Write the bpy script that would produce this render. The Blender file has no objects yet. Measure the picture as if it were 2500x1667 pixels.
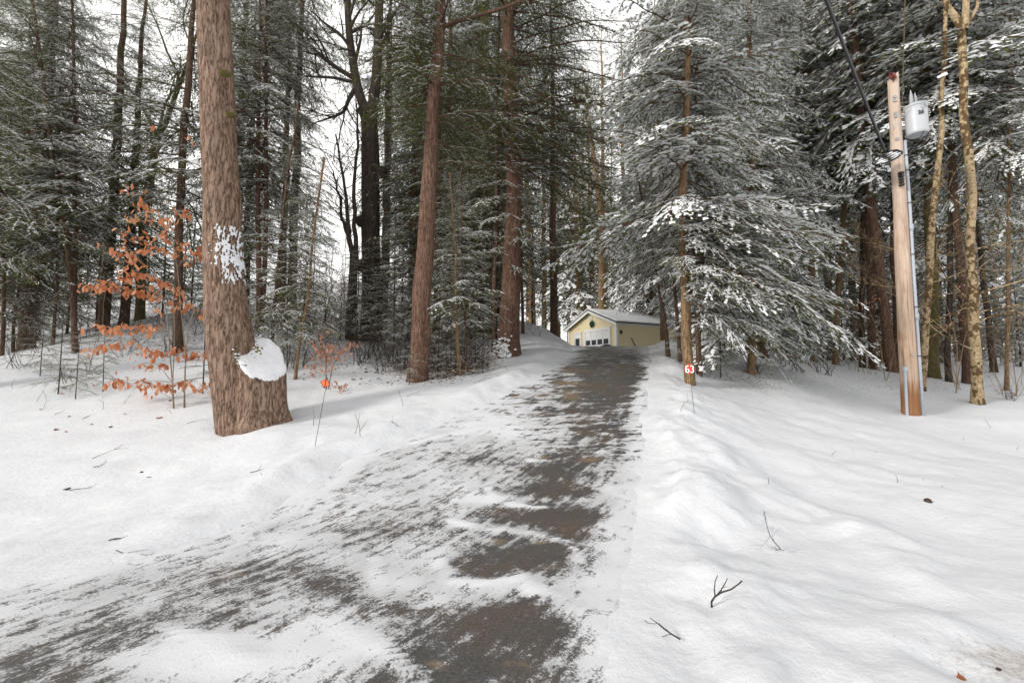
EXPOSURE = -0.16
import bpy, math, random
import numpy as np
from mathutils import Vector, Matrix
C = bpy.context.scene.collection
PI = math.pi
R = math.radians
rnd = random.Random(7)

# ------------------------------------------------------------------ camera
FPX, W0, H0, HOR, EYE = 1111.0, 2500.0, 1667.0, 915.0, 1.6
PITCH = math.atan((HOR - H0 / 2) / FPX)
CP, SP = math.cos(PITCH), math.sin(PITCH)


def at(u, v, Y):
    """the point of the place seen at photo position (u, v) and lying Y metres ahead of the camera"""
    a = (u - W0 / 2) / FPX
    b = (H0 / 2 - v) / FPX
    t = Y / (CP - b * SP)
    return np.array((a * t, Y, EYE + t * (b * CP + SP)))


cam_data = bpy.data.cameras.new('camera')
cam = bpy.data.objects.new('camera', cam_data)
C.objects.link(cam)
cam.location = (0, 0, EYE)
cam.rotation_euler = (R(90) + PITCH, 0, 0)
cam_data.sensor_width = 36
cam_data.lens = 36 * FPX / W0
cam_data.clip_end = 1000
cam_data.clip_start = 0.05
S = bpy.context.scene
S.camera = cam


# ------------------------------------------------------------------ mesh helpers
def build(name, V, faces, mats, parent=None, mi=None, smooth=True, loc=None, attrs=None):
    """faces: list of integer arrays (n, k); mi: list of material indices per array (int or array)"""
    V = np.asarray(V, dtype=np.float32)
    me = bpy.data.meshes.new(name)
    me.vertices.add(len(V))
    me.vertices.foreach_set('co', V.ravel())
    faces = [np.asarray(f, dtype=np.int32) for f in faces if len(f)]
    loops = np.concatenate([f.ravel() for f in faces])
    cnt = np.concatenate([np.full(len(f), f.shape[1], dtype=np.int32) for f in faces])
    st = np.concatenate(([0], np.cumsum(cnt)[:-1])).astype(np.int32)
    me.loops.add(len(loops))
    me.loops.foreach_set('vertex_index', loops)
    me.polygons.add(len(cnt))
    me.polygons.foreach_set('loop_start', st)
    me.polygons.foreach_set('loop_total', cnt)
    if mi is not None:
        m = np.concatenate([np.broadcast_to(np.asarray(x, dtype=np.int32), (len(f),)) for x, f in zip(mi, faces)])
        me.polygons.foreach_set('material_index', np.ascontiguousarray(m))
    me.polygons.foreach_set('use_smooth', np.full(len(cnt), bool(smooth)))
    for m in (mats if isinstance(mats, (list, tuple)) else [mats]):
        me.materials.append(m)
    if attrs:
        for an, dom, data in attrs:
            a = me.attributes.new(an, 'FLOAT', dom)
            a.data.foreach_set('value', np.ascontiguousarray(data, dtype=np.float32))
    me.update(calc_edges=True)
    o = bpy.data.objects.new(name, me)
    C.objects.link(o)
    if parent is not None:
        o.parent = parent
    if loc is not None:
        o.location = loc
    return o


class MB:
    """collects shapes into ONE mesh"""
    def __init__(self):
        self.V, self.F, self.M, self.n = [], [], [], 0

    def add(self, V, F, m=0):
        V = np.asarray(V, float)
        self.V.append(V)
        for f in (F if isinstance(F, list) else [F]):
            f = np.asarray(f)
            self.F.append(f + self.n)
            self.M.append(m)
        self.n += len(V)
        return self

    def box(self, c, s, m=0, rot=None):
        V = np.array([(x, y, z) for x in (-.5, .5) for y in (-.5, .5) for z in (-.5, .5)]) * np.asarray(s)
        if rot is not None:
            V = V @ np.array(rot).T
        F = np.array([(0, 1, 3, 2), (4, 6, 7, 5), (0, 4, 5, 1), (2, 3, 7, 6), (0, 2, 6, 4), (1, 5, 7, 3)])
        return self.add(V + np.asarray(c), F, m)

    def tube(self, P, rad, n=6, m=0, caps=True):
        P = np.asarray(P, float)
        k = len(P)
        rad = np.broadcast_to(np.asarray(rad, float), (k,))
        T = np.gradient(P, axis=0)
        T /= np.linalg.norm(T, axis=1)[:, None] + 1e-9
        ref = np.array((1., 0, 0)) if abs(T[0][0]) < .8 else np.array((0, 1., 0))
        V = []
        a = np.arange(n) * 2 * PI / n
        for i in range(k):
            u = ref - T[i] * (ref @ T[i])
            u /= np.linalg.norm(u) + 1e-9
            w = np.cross(T[i], u)
            ref = u
            V.append(P[i] + rad[i] * (np.cos(a)[:, None] * u + np.sin(a)[:, None] * w))
        V = np.concatenate(V)
        i = np.arange(k - 1)[:, None] * n
        j = np.arange(n)[None]
        j2 = (j + 1) % n
        F = [np.stack([i + j, i + j2, i + n + j2, i + n + j], -1).reshape(-1, 4)]
        if caps:
            F.append(np.arange(n)[::-1][None])
            F.append((np.arange(n) + (k - 1) * n)[None])
        return self.add(V, F, m)

    def lathe(self, prof, n=24, m=0, T=None):
        prof = np.asarray(prof, float)
        a = np.arange(n) * 2 * PI / n
        V = np.concatenate([np.stack([r * np.cos(a), r * np.sin(a), np.full(n, z)], -1) for r, z in prof])
        if T is not None:
            V = V @ np.array(T.to_3x3()).T + np.array(T.translation)
        k = len(prof)
        i = np.arange(k - 1)[:, None] * n
        j = np.arange(n)[None]
        j2 = (j + 1) % n
        F = [np.stack([i + j, i + j2, i + n + j2, i + n + j], -1).reshape(-1, 4), np.arange(n)[::-1][None], (np.arange(n) + (k - 1) * n)[None]]
        return self.add(V, F, m)

    def prism(self, poly, y0, y1, m=0):
        """polygon in xz extruded along y"""
        n = len(poly)
        V = [(x, y0, z) for x, z in poly] + [(x, y1, z) for x, z in poly]
        F = [np.arange(n)[None], (np.arange(n)[::-1] + n)[None], np.array([(j, j + n, (j + 1) % n + n, (j + 1) % n) for j in range(n)])]
        return self.add(V, F, m)

    def build(self, name, mats, parent=None, smooth=False, loc=None, base=None):
        V = np.concatenate(self.V)
        if base is not None:
            V = V - np.asarray(base)
        # group equal-width faces
        by = {}
        for f, m in zip(self.F, self.M):
            by.setdefault(f.shape[1], []).append((f, m))
        fs, ms = [], []
        for k, l in by.items():
            fs.append(np.concatenate([f for f, _ in l]))
            ms.append(np.concatenate([np.full(len(f), m) for f, m in l]))
        return build(name, V, fs, mats, parent, ms, smooth, loc)


def tag(o, label=None, cat=None, group=None, kind=None):
    if label: o['label'] = label
    if cat: o['category'] = cat
    if group: o['group'] = group
    if kind: o['kind'] = kind
    return o


def thing(name, loc, label, cat, group=None, rz=0):
    o = bpy.data.objects.new(name, None)
    C.objects.link(o)
    o.empty_display_size = .2
    o.location = loc
    o.rotation_euler.z = rz
    return tag(o, label, cat, group)


def copy_tree(o, parent=None):
    c = o.copy()
    C.objects.link(c)
    c.parent = parent
    for ch in list(o.children):
        copy_tree(ch, c)
    return c


# ------------------------------------------------------------------ noise
def hash2(ix, iy, s):
    h = (ix.astype(np.int64) * 374761393 + iy.astype(np.int64) * 668265263 + s * 974711) & 0xffffffff
    h = ((h ^ (h >> 13)) * 1274126177) & 0xffffffff
    return ((h ^ (h >> 16)) & 0xffff) / 65535.0


def vnoise(x, y, s=0):
    x, y = np.asarray(x, float), np.asarray(y, float)
    ix, iy = np.floor(x), np.floor(y)
    fx, fy = x - ix, y - iy
    fx, fy = fx * fx * (3 - 2 * fx), fy * fy * (3 - 2 * fy)
    a, b = hash2(ix, iy, s), hash2(ix + 1, iy, s)
    c, d = hash2(ix, iy + 1, s), hash2(ix + 1, iy + 1, s)
    return (a * (1 - fx) + b * fx) * (1 - fy) + (c * (1 - fx) + d * fx) * fy - .5


def fbm(x, y, s=0, o=4):
    t, a = 0, 1.0
    for i in range(o):
        t = t + a * vnoise(x * 2 ** i + 13.7 * i, y * 2 ** i - 7.1 * i, s + i)
        a *= .5
    return t


# ------------------------------------------------------------------ materials
def new_mat(name):
    m = bpy.data.materials.new(name)
    m.use_nodes = True
    nt = m.node_tree
    return m, nt, nt.nodes['Principled BSDF']


def nd(nt, typ, **kw):
    n = nt.nodes.new(typ)
    for k, v in kw.items():
        if k.startswith('_'):
            setattr(n, k[1:], v)
        else:
            n.inputs[k.replace('__', ' ')].default_value = v
    return n


def ramp(nt, fac, stops):
    r = nt.nodes.new('ShaderNodeValToRGB')
    els = r.color_ramp.elements
    while len(els) < len(stops):
        els.new(.5)
    for e, (p, c) in zip(els, stops):
        e.position = p
        e.color = c if len(c) == 4 else (*c, 1)
    nt.links.new(fac, r.inputs[0])
    return r.outputs[0]


def noise(nt, vec, scale, detail=4, rough=.55, dim='3D'):
    n = nd(nt, 'ShaderNodeTexNoise', Scale=scale, Detail=detail, Roughness=rough)
    if vec is not None:
        nt.links.new(vec, n.inputs['Vector'])
    return n.outputs['Fac']


def mapping(nt, vec, scale=(1, 1, 1), rot=(0, 0, 0)):
    m = nt.nodes.new('ShaderNodeMapping')
    m.inputs['Scale'].default_value = scale
    m.inputs['Rotation'].default_value = rot
    nt.links.new(vec, m.inputs['Vector'])
    return m.outputs[0]


def math_(nt, op, a, b=None, c=None, clamp=False):
    m = nt.nodes.new('ShaderNodeMath')
    m.operation = op
    m.use_clamp = clamp
    for i, x in enumerate((a, b, c)):
        if x is None: continue
        if isinstance(x, (int, float)): m.inputs[i].default_value = x
        else: nt.links.new(x, m.inputs[i])
    return m.outputs[0]


def mix(nt, fac, a, b, typ='RGBA', blend='MIX'):
    m = nt.nodes.new('ShaderNodeMix')
    m.data_type = 'RGBA'
    m.blend_type = blend
    for s, x in ((0, fac), (6, a), (7, b)):
        if isinstance(x, (int, float)): m.inputs[s].default_value = x
        elif isinstance(x, tuple): m.inputs[s].default_value = x if len(x) == 4 else (*x, 1)
        else: nt.links.new(x, m.inputs[s])
    return m.outputs[2]


def bump(nt, bsdf, h, strength=.5, dist=.02):
    b = nd(nt, 'ShaderNodeBump', Strength=strength, Distance=dist)
    nt.links.new(h, b.inputs['Height'])
    nt.links.new(b.outputs[0], bsdf.inputs['Normal'])


def objco(nt):
    return nt.nodes.new('ShaderNodeTexCoord').outputs['Object']


def plain(name, col, rough=.6, var=.12, scale=6, metal=0, spec=.4, bmp=0):
    m, nt, b = new_mat(name)
    f = noise(nt, objco(nt), scale, 5)
    c = ramp(nt, f, [(.3, tuple(x * (1 - var) for x in col)), (.7, tuple(min(1, x * (1 + var)) for x in col))])
    nt.links.new(c, b.inputs['Base Color'])
    b.inputs['Roughness'].default_value = rough
    b.inputs['Metallic'].default_value = metal
    b.inputs['Specular IOR Level'].default_value = spec
    if bmp: bump(nt, b, f, bmp, .01)
    return m


def bark(name, dark, mid, light, sx=14, sz=2.2, strength=.8, dist=.03, lichen=None, lich_amt=.5):
    m, nt, b = new_mat(name)
    co = objco(nt)
    warp = nd(nt, 'ShaderNodeTexNoise', Scale=3., Detail=2.)
    nt.links.new(co, warp.inputs['Vector'])
    va = nt.nodes.new('ShaderNodeVectorMath'); va.operation = 'SCALE'
    nt.links.new(warp.outputs['Color'], va.inputs[0]); va.inputs['Scale'].default_value = .07
    vb = nt.nodes.new('ShaderNodeVectorMath'); vb.operation = 'ADD'
    nt.links.new(co, vb.inputs[0]); nt.links.new(va.outputs[0], vb.inputs[1])
    # furrows: valleys of stretched noise, two sizes
    fn = nd(nt, 'ShaderNodeTexNoise', Scale=1., Detail=4., Roughness=.6, Distortion=.12)
    nt.links.new(mapping(nt, vb.outputs[0], (sx, sx, sz)), fn.inputs['Vector'])
    f1_ = math_(nt, 'MULTIPLY', math_(nt, 'ABSOLUTE', math_(nt, 'SUBTRACT', fn.outputs['Fac'], .5)), 8., clamp=True)
    fm = nd(nt, 'ShaderNodeTexNoise', Scale=1., Detail=3., Roughness=.6, Distortion=.1)
    nt.links.new(mapping(nt, vb.outputs[0], (sx * 1.9, sx * 1.9, sz * 2.6)), fm.inputs['Vector'])
    f2_ = math_(nt, 'MULTIPLY', math_(nt, 'ABSOLUTE', math_(nt, 'SUBTRACT', fm.outputs['Fac'], .5)), 7., clamp=True)
    edge = math_(nt, 'ADD', math_(nt, 'MULTIPLY', f1_, .62), math_(nt, 'MULTIPLY', f2_, .38))
    n1 = noise(nt, mapping(nt, co, (sx, sx, sz * 1.6)), 2.2, 6, .65)
    n2 = noise(nt, co, 1.3, 3)
    h = math_(nt, 'ADD', math_(nt, 'MULTIPLY', edge, .6), math_(nt, 'MULTIPLY', n1, .6))
    col = ramp(nt, h, [(.34, dark), (.58, mid), (.92, light)])
    col = mix(nt, math_(nt, 'MULTIPLY', n2, .55), col, mix(nt, .5, col, mid), blend='MIX')
    if lichen:
        l1 = noise(nt, mapping(nt, co, (1, 1, .8)), 7, 6, .7)
        l2 = noise(nt, co, 1.1, 2)
        lf = math_(nt, 'ADD', l1, math_(nt, 'MULTIPLY', l2, .5))
        f = ramp(nt, lf, [(.92 - lich_amt * .3, (0, 0, 0)), (.98 - lich_amt * .3, (1, 1, 1))])
        col = mix(nt, f, col, lichen)
    nt.links.new(col, b.inputs['Base Color'])
    b.inputs['Roughness'].default_value = .9
    b.inputs['Specular IOR Level'].default_value = .2
    bump(nt, b, h, strength, dist)
    return m


def snow_mat(name, scale=9., bmp=.25, speck=False):
    m, nt, b = new_mat(name)
    co = objco(nt)
    f = noise(nt, co, scale, 6, .6)
    b.inputs['Base Color'].default_value = (.88, .888, .90, 1)
    b.inputs['Roughness'].default_value = .65
    b.inputs['Specular IOR Level'].default_value = .3
    bump(nt, b, f, bmp, .02)
    return m


M = {}
M['snow'] = snow_mat('snow')
M['old_snow'] = plain('old_snow', (.70, .71, .735), .7, .06, 14, 0, .3, .35)
M['bough_snow'] = snow_mat('bough_snow', 30, .2)
M['bark_pine'] = bark('bark_pine', (.04, .023, .015), (.235, .155, .112), (.375, .27, .205), 13, 2.0, 1., .03)
M['bark_red'] = bark('bark_red', (.035, .02, .015), (.165, .095, .066), (.27, .175, .13), 22, 2.0, .9, .025)
M['bark_hem'] = bark('bark_hemlock', (.03, .019, .014), (.115, .072, .05), (.2, .135, .098), 24, 3.0, .8, .02)
M['bark_tan'] = bark('bark_tan', (.06, .038, .02), (.24, .155, .085), (.36, .25, .15), 22, 3.0, .7, .02)
M['bark_dark'] = bark('bark_dark', (.018, .014, .012), (.072, .056, .045), (.14, .112, .09), 16, 1.3, 1., .04)
M['bark_moss'] = bark('bark_moss', (.03, .024, .014), (.12, .085, .05), (.2, .15, .09), 20, 2.5, .7, .02, (.12, .105, .035), .8)
M['bark_birch'] = bark('bark_birch', (.2, .14, .075), (.40, .305, .185), (.5, .41, .27), 9, 9, .35, .01, (.095, .06, .028), .62)
M['bark_grey'] = bark('bark_grey', (.06, .05, .045), (.16, .135, .115), (.26, .23, .2), 18, 4, .5, .015)
M['twig'] = plain('twig', (.10, .065, .045), .85, .3)
M['twig_dark'] = plain('twig_dark', (.045, .034, .028), .85, .3)
M['twig_tan'] = plain('twig_tan', (.27, .18, .11), .85, .25)
M['stem_beech'] = plain('stem_beech', (.24, .19, .13), .8, .2)


def needle_mat(name, dark, mid, light):
    m, nt, b = new_mat(name)
    a = nd(nt, 'ShaderNodeAttribute', _attribute_name='tint')
    oi = nt.nodes.new('ShaderNodeObjectInfo')
    f = math_(nt, 'ADD', a.outputs['Fac'], math_(nt, 'MULTIPLY', math_(nt, 'SUBTRACT', oi.outputs['Random'], .5), .25))
    c = ramp(nt, f, [(.0, dark), (.5, mid), (1., light)])
    nt.links.new(c, b.inputs['Base Color'])
    b.inputs['Roughness'].default_value = .6
    b.inputs['Specular IOR Level'].default_value = .25
    # light through the thin flat needles
    tr = nt.nodes.new('ShaderNodeBsdfTranslucent')
    nt.links.new(c, tr.inputs['Color'])
    ms = nt.nodes.new('ShaderNodeMixShader'); ms.inputs[0].default_value = .35
    nt.links.new(b.outputs[0], ms.inputs[1]); nt.links.new(tr.outputs[0], ms.inputs[2])
    nt.links.new(ms.outputs[0], nt.nodes['Material Output'].inputs[0])
    return m


M['needle'] = needle_mat('hemlock_needles', (.06, .085, .022), (.10, .13, .03), (.155, .17, .045))
M['needle_y'] = needle_mat('pine_needles', (.10, .12, .045), (.16, .18, .075), (.24, .24, .11))


def leaf_mat(name, a_, b_, c_):
    m, nt, b = new_mat(name)
    a = nd(nt, 'ShaderNodeAttribute', _attribute_name='tint')
    c = ramp(nt, a.outputs['Fac'], [(0, a_), (.5, b_), (1, c_)])
    nt.links.new(c, b.inputs['Base Color'])
    b.inputs['Roughness'].default_value = .7
    tr = nt.nodes.new('ShaderNodeBsdfTranslucent')
    nt.links.new(c, tr.inputs['Color'])
    ms = nt.nodes.new('ShaderNodeMixShader'); ms.inputs[0].default_value = .35
    nt.links.new(b.outputs[0], ms.inputs[1]); nt.links.new(tr.outputs[0], ms.inputs[2])
    nt.links.new(ms.outputs[0], nt.nodes['Material Output'].inputs[0])
    return m


M['leaf_orange'] = leaf_mat('beech_leaves', (.36, .12, .045), (.60, .23, .10), (.70, .38, .22))
M['leaf_pale'] = leaf_mat('pale_leaves', (.40, .17, .10), (.5, .24, .15), (.58, .34, .23))
M['leaf_brown'] = leaf_mat('dead_leaves', (.07, .035, .025), (.13, .06, .04), (.24, .11, .06))
SNOWC = (.645, .658, .685)
# ------------------------------------------------------------------ the lie of the land
# driveway edges, seen at (u, v), Y metres away
LE = np.array([at(*p) for p in [(1416, 846, 20), (1357, 889, 13.3), (1289, 928, 11), (1221, 960, 10), (1075, 1025, 8.5), (863, 1106, 7.1), (700, 1221, 5.6), (404, 1340, 4.3), (0, 1442, 3.5)]])[::-1]
RE = np.array([at(*p) for p in [(1590, 846, 20), (1600, 893, 13.2), (1590, 964, 9.9), (1588, 1035, 8.3), (1590, 1149, 6.4), (1577, 1255, 5.2), (1562, 1383, 3.95), (1537, 1553, 2.85), (1506, 1667, 2.4)]])[::-1]
_zy = np.array([(-30, 0), (2.4, 0), (2.85, 0), (3.5, .0), (4.3, .0), (5.4, .1), (6.4, .26), (7.1, .40), (8.4, .72), (9.9, 1.16), (11, 1.46), (13.25, 1.91), (16, 2.4), (18.5, 2.74), (20, 2.87), (22, 2.9), (25, 2.78), (30, 2.62), (60, 2.5)])


def smooth_interp(y, xs, vs, w=.8):
    y = np.asarray(y, float)
    return sum(np.interp(y + o, xs, vs) for o in (-w, -w / 2, 0, w / 2, w)) / 5


def drive_z(y):
    return smooth_interp(y, _zy[:, 0], _zy[:, 1], .7)


_ly = np.concatenate(([-30, -2, 1.], LE[:, 1], [23, 26, 40]))
_lx = np.concatenate(([-40, -16, -9.], LE[:, 0], [3.6, 4.2, 4.2]))
_ry = np.concatenate(([-30, -2, .8], RE[:, 1], [23, 26, 40]))
_rx = np.concatenate(([40, 9, 1.1], RE[:, 0], [7.2, 9.5, 9.5]))


def drive_l(y): return smooth_interp(y, _ly, _lx, .5)
def drive_r(y): return smooth_interp(y, _ry, _rx, .5)


ctl = [at(*p) for p in [
    (770, 1088, 7.2), (620, 1046, 9.0), (0, 1290, 5.5), (0, 1120, 8), (-400, 1120, 8.5), (0, 950, 12), (0, 870, 16.5), (0, 790, 24),
    (300, 785, 23), (440, 843, 15), (185, 838, 14.5), (345, 775, 22), (720, 920, 12), (860, 830, 18.5), (905, 833, 19.5), (640, 785, 17.5),
    (1020, 928, 11.8), (1245, 872, 15), (1190, 800, 21), (1310, 825, 17), (1365, 832, 19), (1330, 800, 24), (500, 690, 42), (950, 690, 42), (0, 700, 42), (-600, 700, 42),
    (1685, 945, 11), (1640, 832, 18.3), (2222, 1025, 11.9), (2385, 985, 13), (2255, 952, 14.5), (2000, 893, 17),
    (2500, 902, 18), (2300, 900, 19.5), (1850, 920, 13.5), (1695, 1030, 8.5), (2000, 1040, 9.5), (2500, 1130, 8.5), (2900, 1100, 10), (2500, 1250, 5.6), (2100, 1200, 6.5), (2500, 1640, 2.7),
    (1750, 1150, 6.8), (1700, 1300, 5)]]
ctl += [np.array(p) for p in [(8, 34, 2.7), (15, 34, 2.8), (12, 28, 2.75), (10, 46, 4.), (16, 30, 2.6), (30, 30, 2.5), (45, 45, 3.6), (30, 60, 5.), (4, 60, 6), (-20, 75, 11.5), (20, 90, 7), (60, 90, 7), (-60, 60, 11),
                              (-50, 20, 3), (60, 10, .2), (0, -8, 0), (-25, -8, -.2), (25, -8, -.3), (-30, 3, 0), (30, 3, -.1), (-40, -30, -.5), (40, -30, -.5), (0, -30, 0), (0, 120, 9), (-90, 120, 12), (90, 120, 8), (4.5, 1.2, .05)]]
for yy in (3.5, 5.2, 7, 8.5, 10, 11.5, 13.3, 16, 20, 24):
    ctl.append(np.array((float(drive_l(yy)) - .2, yy, float(drive_z(yy)) + .05)))
    ctl.append(np.array((float(drive_r(yy)) + .2, yy, float(drive_z(yy)) + .05)))
ctl = np.array(ctl)
_c2 = 1.5 ** 2


def _phi(d2): return np.sqrt(d2 + _c2)


_A = _phi(((ctl[:, None, :2] - ctl[None, :, :2]) ** 2).sum(-1)) - np.eye(len(ctl)) * .08
_w = np.linalg.solve(_A, ctl[:, 2] - ctl[:, 2].mean())


def land_z(x, y):
    x, y = np.asarray(x, float), np.asarray(y, float)
    sh = x.shape
    x, y = x.ravel(), y.ravel()
    out = np.empty(len(x))
    for i in range(0, len(x), 20000):
        s = slice(i, i + 20000)
        d2 = (x[s, None] - ctl[None, :, 0]) ** 2 + (y[s, None] - ctl[None, :, 1]) ** 2
        out[s] = _phi(d2) @ _w + ctl[:, 2].mean()
    return np.clip(out, -1.2, 15).reshape(sh)


def sstep(a, b, x):
    t = np.clip((x - a) / (b - a), 0, 1)
    return t * t * (3 - 2 * t)


BERM = [(3.1, 7.4), (3.6, 5.9), (3.75, 4.8), (3.3, 3.8), (2.6, 3.0), (2.1, 2.3), (2.0, 1.6)]


def ground_z(x, y, fine=True):
    x, y = np.asarray(x, float), np.asarray(y, float)
    z = land_z(x, y)
    zl, xl, xr = drive_z(y), drive_l(y), drive_r(y)
    dl, dr = xl - x, x - xr              # > 0 outside
    ew = fbm(x * 1.6, y * 1.6, 83, 4) * .24 + fbm(x * 6, y * 6, 84, 3) * .09
    dl, dr = dl + ew, dr - ew
    d = np.maximum(dl, dr)
    near = sstep(1.3, 0, d)
    z = z * (1 - near) + zl * near
    # ploughed banks along the edges
    amp = .6 + .5 * fbm(x * .9 + 5, y * .9, 31, 3) * 2
    fade = sstep(26, 19, y)
    bankr = np.where(dr > -.1, .20 * np.exp(-((dr - .55) / np.where(dr > .55, .8, .36)) ** 2), 0) * amp * fade * sstep(.5, 3, y)
    bankl = np.where(dl > -.1, .11 * np.exp(-((dl - .45) / .4) ** 2), 0) * amp * fade * sstep(3.6, 5.0, y)
    z = z + bankr + bankl
    # soft snow relief
    out = sstep(0, .6, d)
    z = z + out * (fbm(x * .35, y * .35, 3, 3) * .16 + fbm(x * 1.3, y * 1.3, 5, 3) * .055)
    if fine:
        b = np.exp(-((dr - .5) / .75) ** 2)
        z = z + out * (fbm(x * 5, y * 5, 9, 3) * (.012 + .05 * b) + np.maximum(0, fbm(x * 7.5, y * 7.5, 29, 2)) * .05 * b + fbm(x * 1.1 + y * .9, (y - x) * 4., 19, 3) * .013 * sstep(1.5, 3, dr))
    # mounds of snow against the foot of the big pine and the pole
    for (mx, my), mh, ms in (((-4.35, 8.4), .10, .7), ((10.6, 11.6), .09, .6)):
        z = z + mh * np.exp(-((x - mx) ** 2 + (y - my) ** 2) / ms ** 2)
    # an old plough berm curving down to the near right corner, and clods along the bank
    bd = np.full_like(x, 9.)
    for A_, B_ in zip(BERM[:-1], BERM[1:]):
        e0, e1 = B_[0] - A_[0], B_[1] - A_[1]
        wx = x + .18 * fbm(x * 1.2, y * 1.2, 63, 3); wy = y + .18 * fbm(x * 1.2 + 7, y * 1.2, 64, 3)
        t_ = np.clip(((wx - A_[0]) * e0 + (wy - A_[1]) * e1) / (e0 * e0 + e1 * e1), 0, 1)
        bd = np.minimum(bd, np.hypot(wx - A_[0] - t_ * e0, wy - A_[1] - t_ * e1))
    z = z + out * np.exp(-(bd / .32) ** 2) * (.075 + .12 * fbm(x * 2, y * 2, 71, 3))
    z = z + out * sstep(.4, 1.2, dr) * fbm(x * 2.1, y * 2.1, 73, 3) * .022
    # under the driveway the ground stays just below its sheet
    z = z - .07 * sstep(-.04, -.5, d)
    return z


def gz(x, y):
    return float(ground_z(np.array([x]), np.array([y]), False)[0])


def grid(a, b, d0, d1, fa, fb):
    """coordinates from a to b, step d0 inside [fa, fb], growing to d1 outside"""
    mid = list(np.arange(fa, fb, d0))
    lo, s = [fa], d0
    while lo[-1] > a:
        s = min(s * 1.09, d1); lo.append(lo[-1] - s)
    hi, s = [mid[-1] + d0], d0
    while hi[-1] < b:
        s = min(s * 1.09, d1); hi.append(hi[-1] + s)
    return np.array(lo[:0:-1] + mid + hi)


def grid_faces(nx, ny):
    i = np.arange(ny - 1)[:, None] * nx
    j = np.arange(nx - 1)[None]
    return np.stack([i + j, i + j + 1, i + nx + j + 1, i + nx + j], -1).reshape(-1, 4)


gx = grid(-160, 160, .07, 4, -5.5, 7.5)
gy = grid(-40, 170, .06, 4, 1.8, 11)
X, Y = np.meshgrid(gx, gy)
Z = ground_z(X, Y)
dd = np.maximum(drive_l(Y) - X, X - drive_r(Y))
# fallen needles and leaf litter lie in the woods, dirty plough snow at the near corner
lit = sstep(10.5, 15, Y + np.where(X < 0, .2 * X, -.25 * (X - 6)) + 1.5) * sstep(.8, 3, dd) * np.where(X > 3, .35, .6)
lit += .55 * np.exp(-((X + 1.6) / 1.8) ** 2 - ((Y - 12.8) / 2.2) ** 2) + .5 * np.exp(-((X - 5.5) / 1.6) ** 2 - ((Y - 13.5) / 2) ** 2)
lit += .12 * np.exp(-((X - 12) / 4.) ** 2 - ((Y - 15.5) / 2.2) ** 2)
dirt = np.exp(-((X - 3.0) / .7) ** 2 - ((Y - 2.6) / .38) ** 2) * 1.25

m, nt, b = new_mat('ground_snow')
geo = nt.nodes.new('ShaderNodeNewGeometry')
pos = geo.outputs['Position']
al = nd(nt, 'ShaderNodeAttribute', _attribute_name='litter').outputs['Fac']
ad = nd(nt, 'ShaderNodeAttribute', _attribute_name='dirt').outputs['Fac']
f1 = noise(nt, pos, 3.2, 6, .62)
f2 = noise(nt, pos, 16, 5, .7)
f3 = noise(nt, pos, 90, 3, .6)
snowc = ramp(nt, f1, [(.35, (.625, .64, .67)), (.65, (.665, .678, .70))])
# specks of litter
vs = nt.nodes.new('ShaderNodeTexVoronoi'); vs.inputs['Scale'].default_value = 9
nt.links.new(mapping(nt, pos, (1, 1.6, 1)), vs.inputs['Vector'])
spk = math_(nt, 'SUBTRACT', 1, vs.outputs['Distance'])
s1 = math_(nt, 'ADD', math_(nt, 'MULTIPLY', f2, 1.0), math_(nt, 'MULTIPLY', spk, .35))
thr = math_(nt, 'ADD', s1, math_(nt, 'MULTIPLY', al, .42))
lm = ramp(nt, thr, [(.99, (0, 0, 0)), (1.05, (1, 1, 1))])
litc = ramp(nt, f3, [(.35, (.035, .022, .014)), (.65, (.16, .085, .045))])
c1 = mix(nt, lm, snowc, litc)
dm = ramp(nt, math_(nt, 'ADD', math_(nt, 'MULTIPLY', f2, .9), math_(nt, 'MULTIPLY', ad, .34)), [(.66, (0, 0, 0)), (.86, (1, 1, 1))])
dmf = math_(nt, 'MULTIPLY', dm, .75)
dirtc = ramp(nt, f3, [(.35, (.2, .16, .125)), (.6, (.55, .5, .46))])
c2 = mix(nt, dmf, c1, dirtc)
nt.links.new(c2, b.inputs['Base Color'])
b.inputs['Roughness'].default_value = .7
b.inputs['Specular IOR Level'].default_value = .25
hb = math_(nt, 'ADD', math_(nt, 'MULTIPLY', noise(nt, pos, 12, 7, .62), .7), math_(nt, 'MULTIPLY', f3, .12))
bump(nt, b, hb, .5, .045)
M['ground_snow'] = m
ground = build('ground', np.stack([X, Y, Z], -1).reshape(-1, 3), [grid_faces(len(gx), len(gy))], M['ground_snow'], attrs=[('litter', 'POINT', lit.ravel()), ('dirt', 'POINT', dirt.ravel())])
tag(ground, kind='structure')

# ------------------------------------------------------------------ driveway
ys = grid(-12, 31, .05, .4, 1.8, 12)
nt_ = 90
tt = np.linspace(0, 1, nt_)
Yd = np.repeat(ys[:, None], nt_, 1)
xl, xr = drive_l(ys) - .22, drive_r(ys) + .22
Xd = xl[:, None] + (xr - xl)[:, None] * tt[None]
acr = (Xd - drive_l(Yd))
wid = (drive_r(Yd) - drive_l(Yd))
ed = np.minimum(acr, wid - acr)            # metres in from the edge, < 0 outside
Zd = drive_z(Yd) - .06 * sstep(.16, -.2, ed)
Zd += (fbm(Xd * 2.2, Yd * 2.2, 41, 4) * .016 + fbm(Xd * 9, Yd * 9, 47, 3) * .006) * sstep(-.1, .3, ed)
tc = acr / wid


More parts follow.
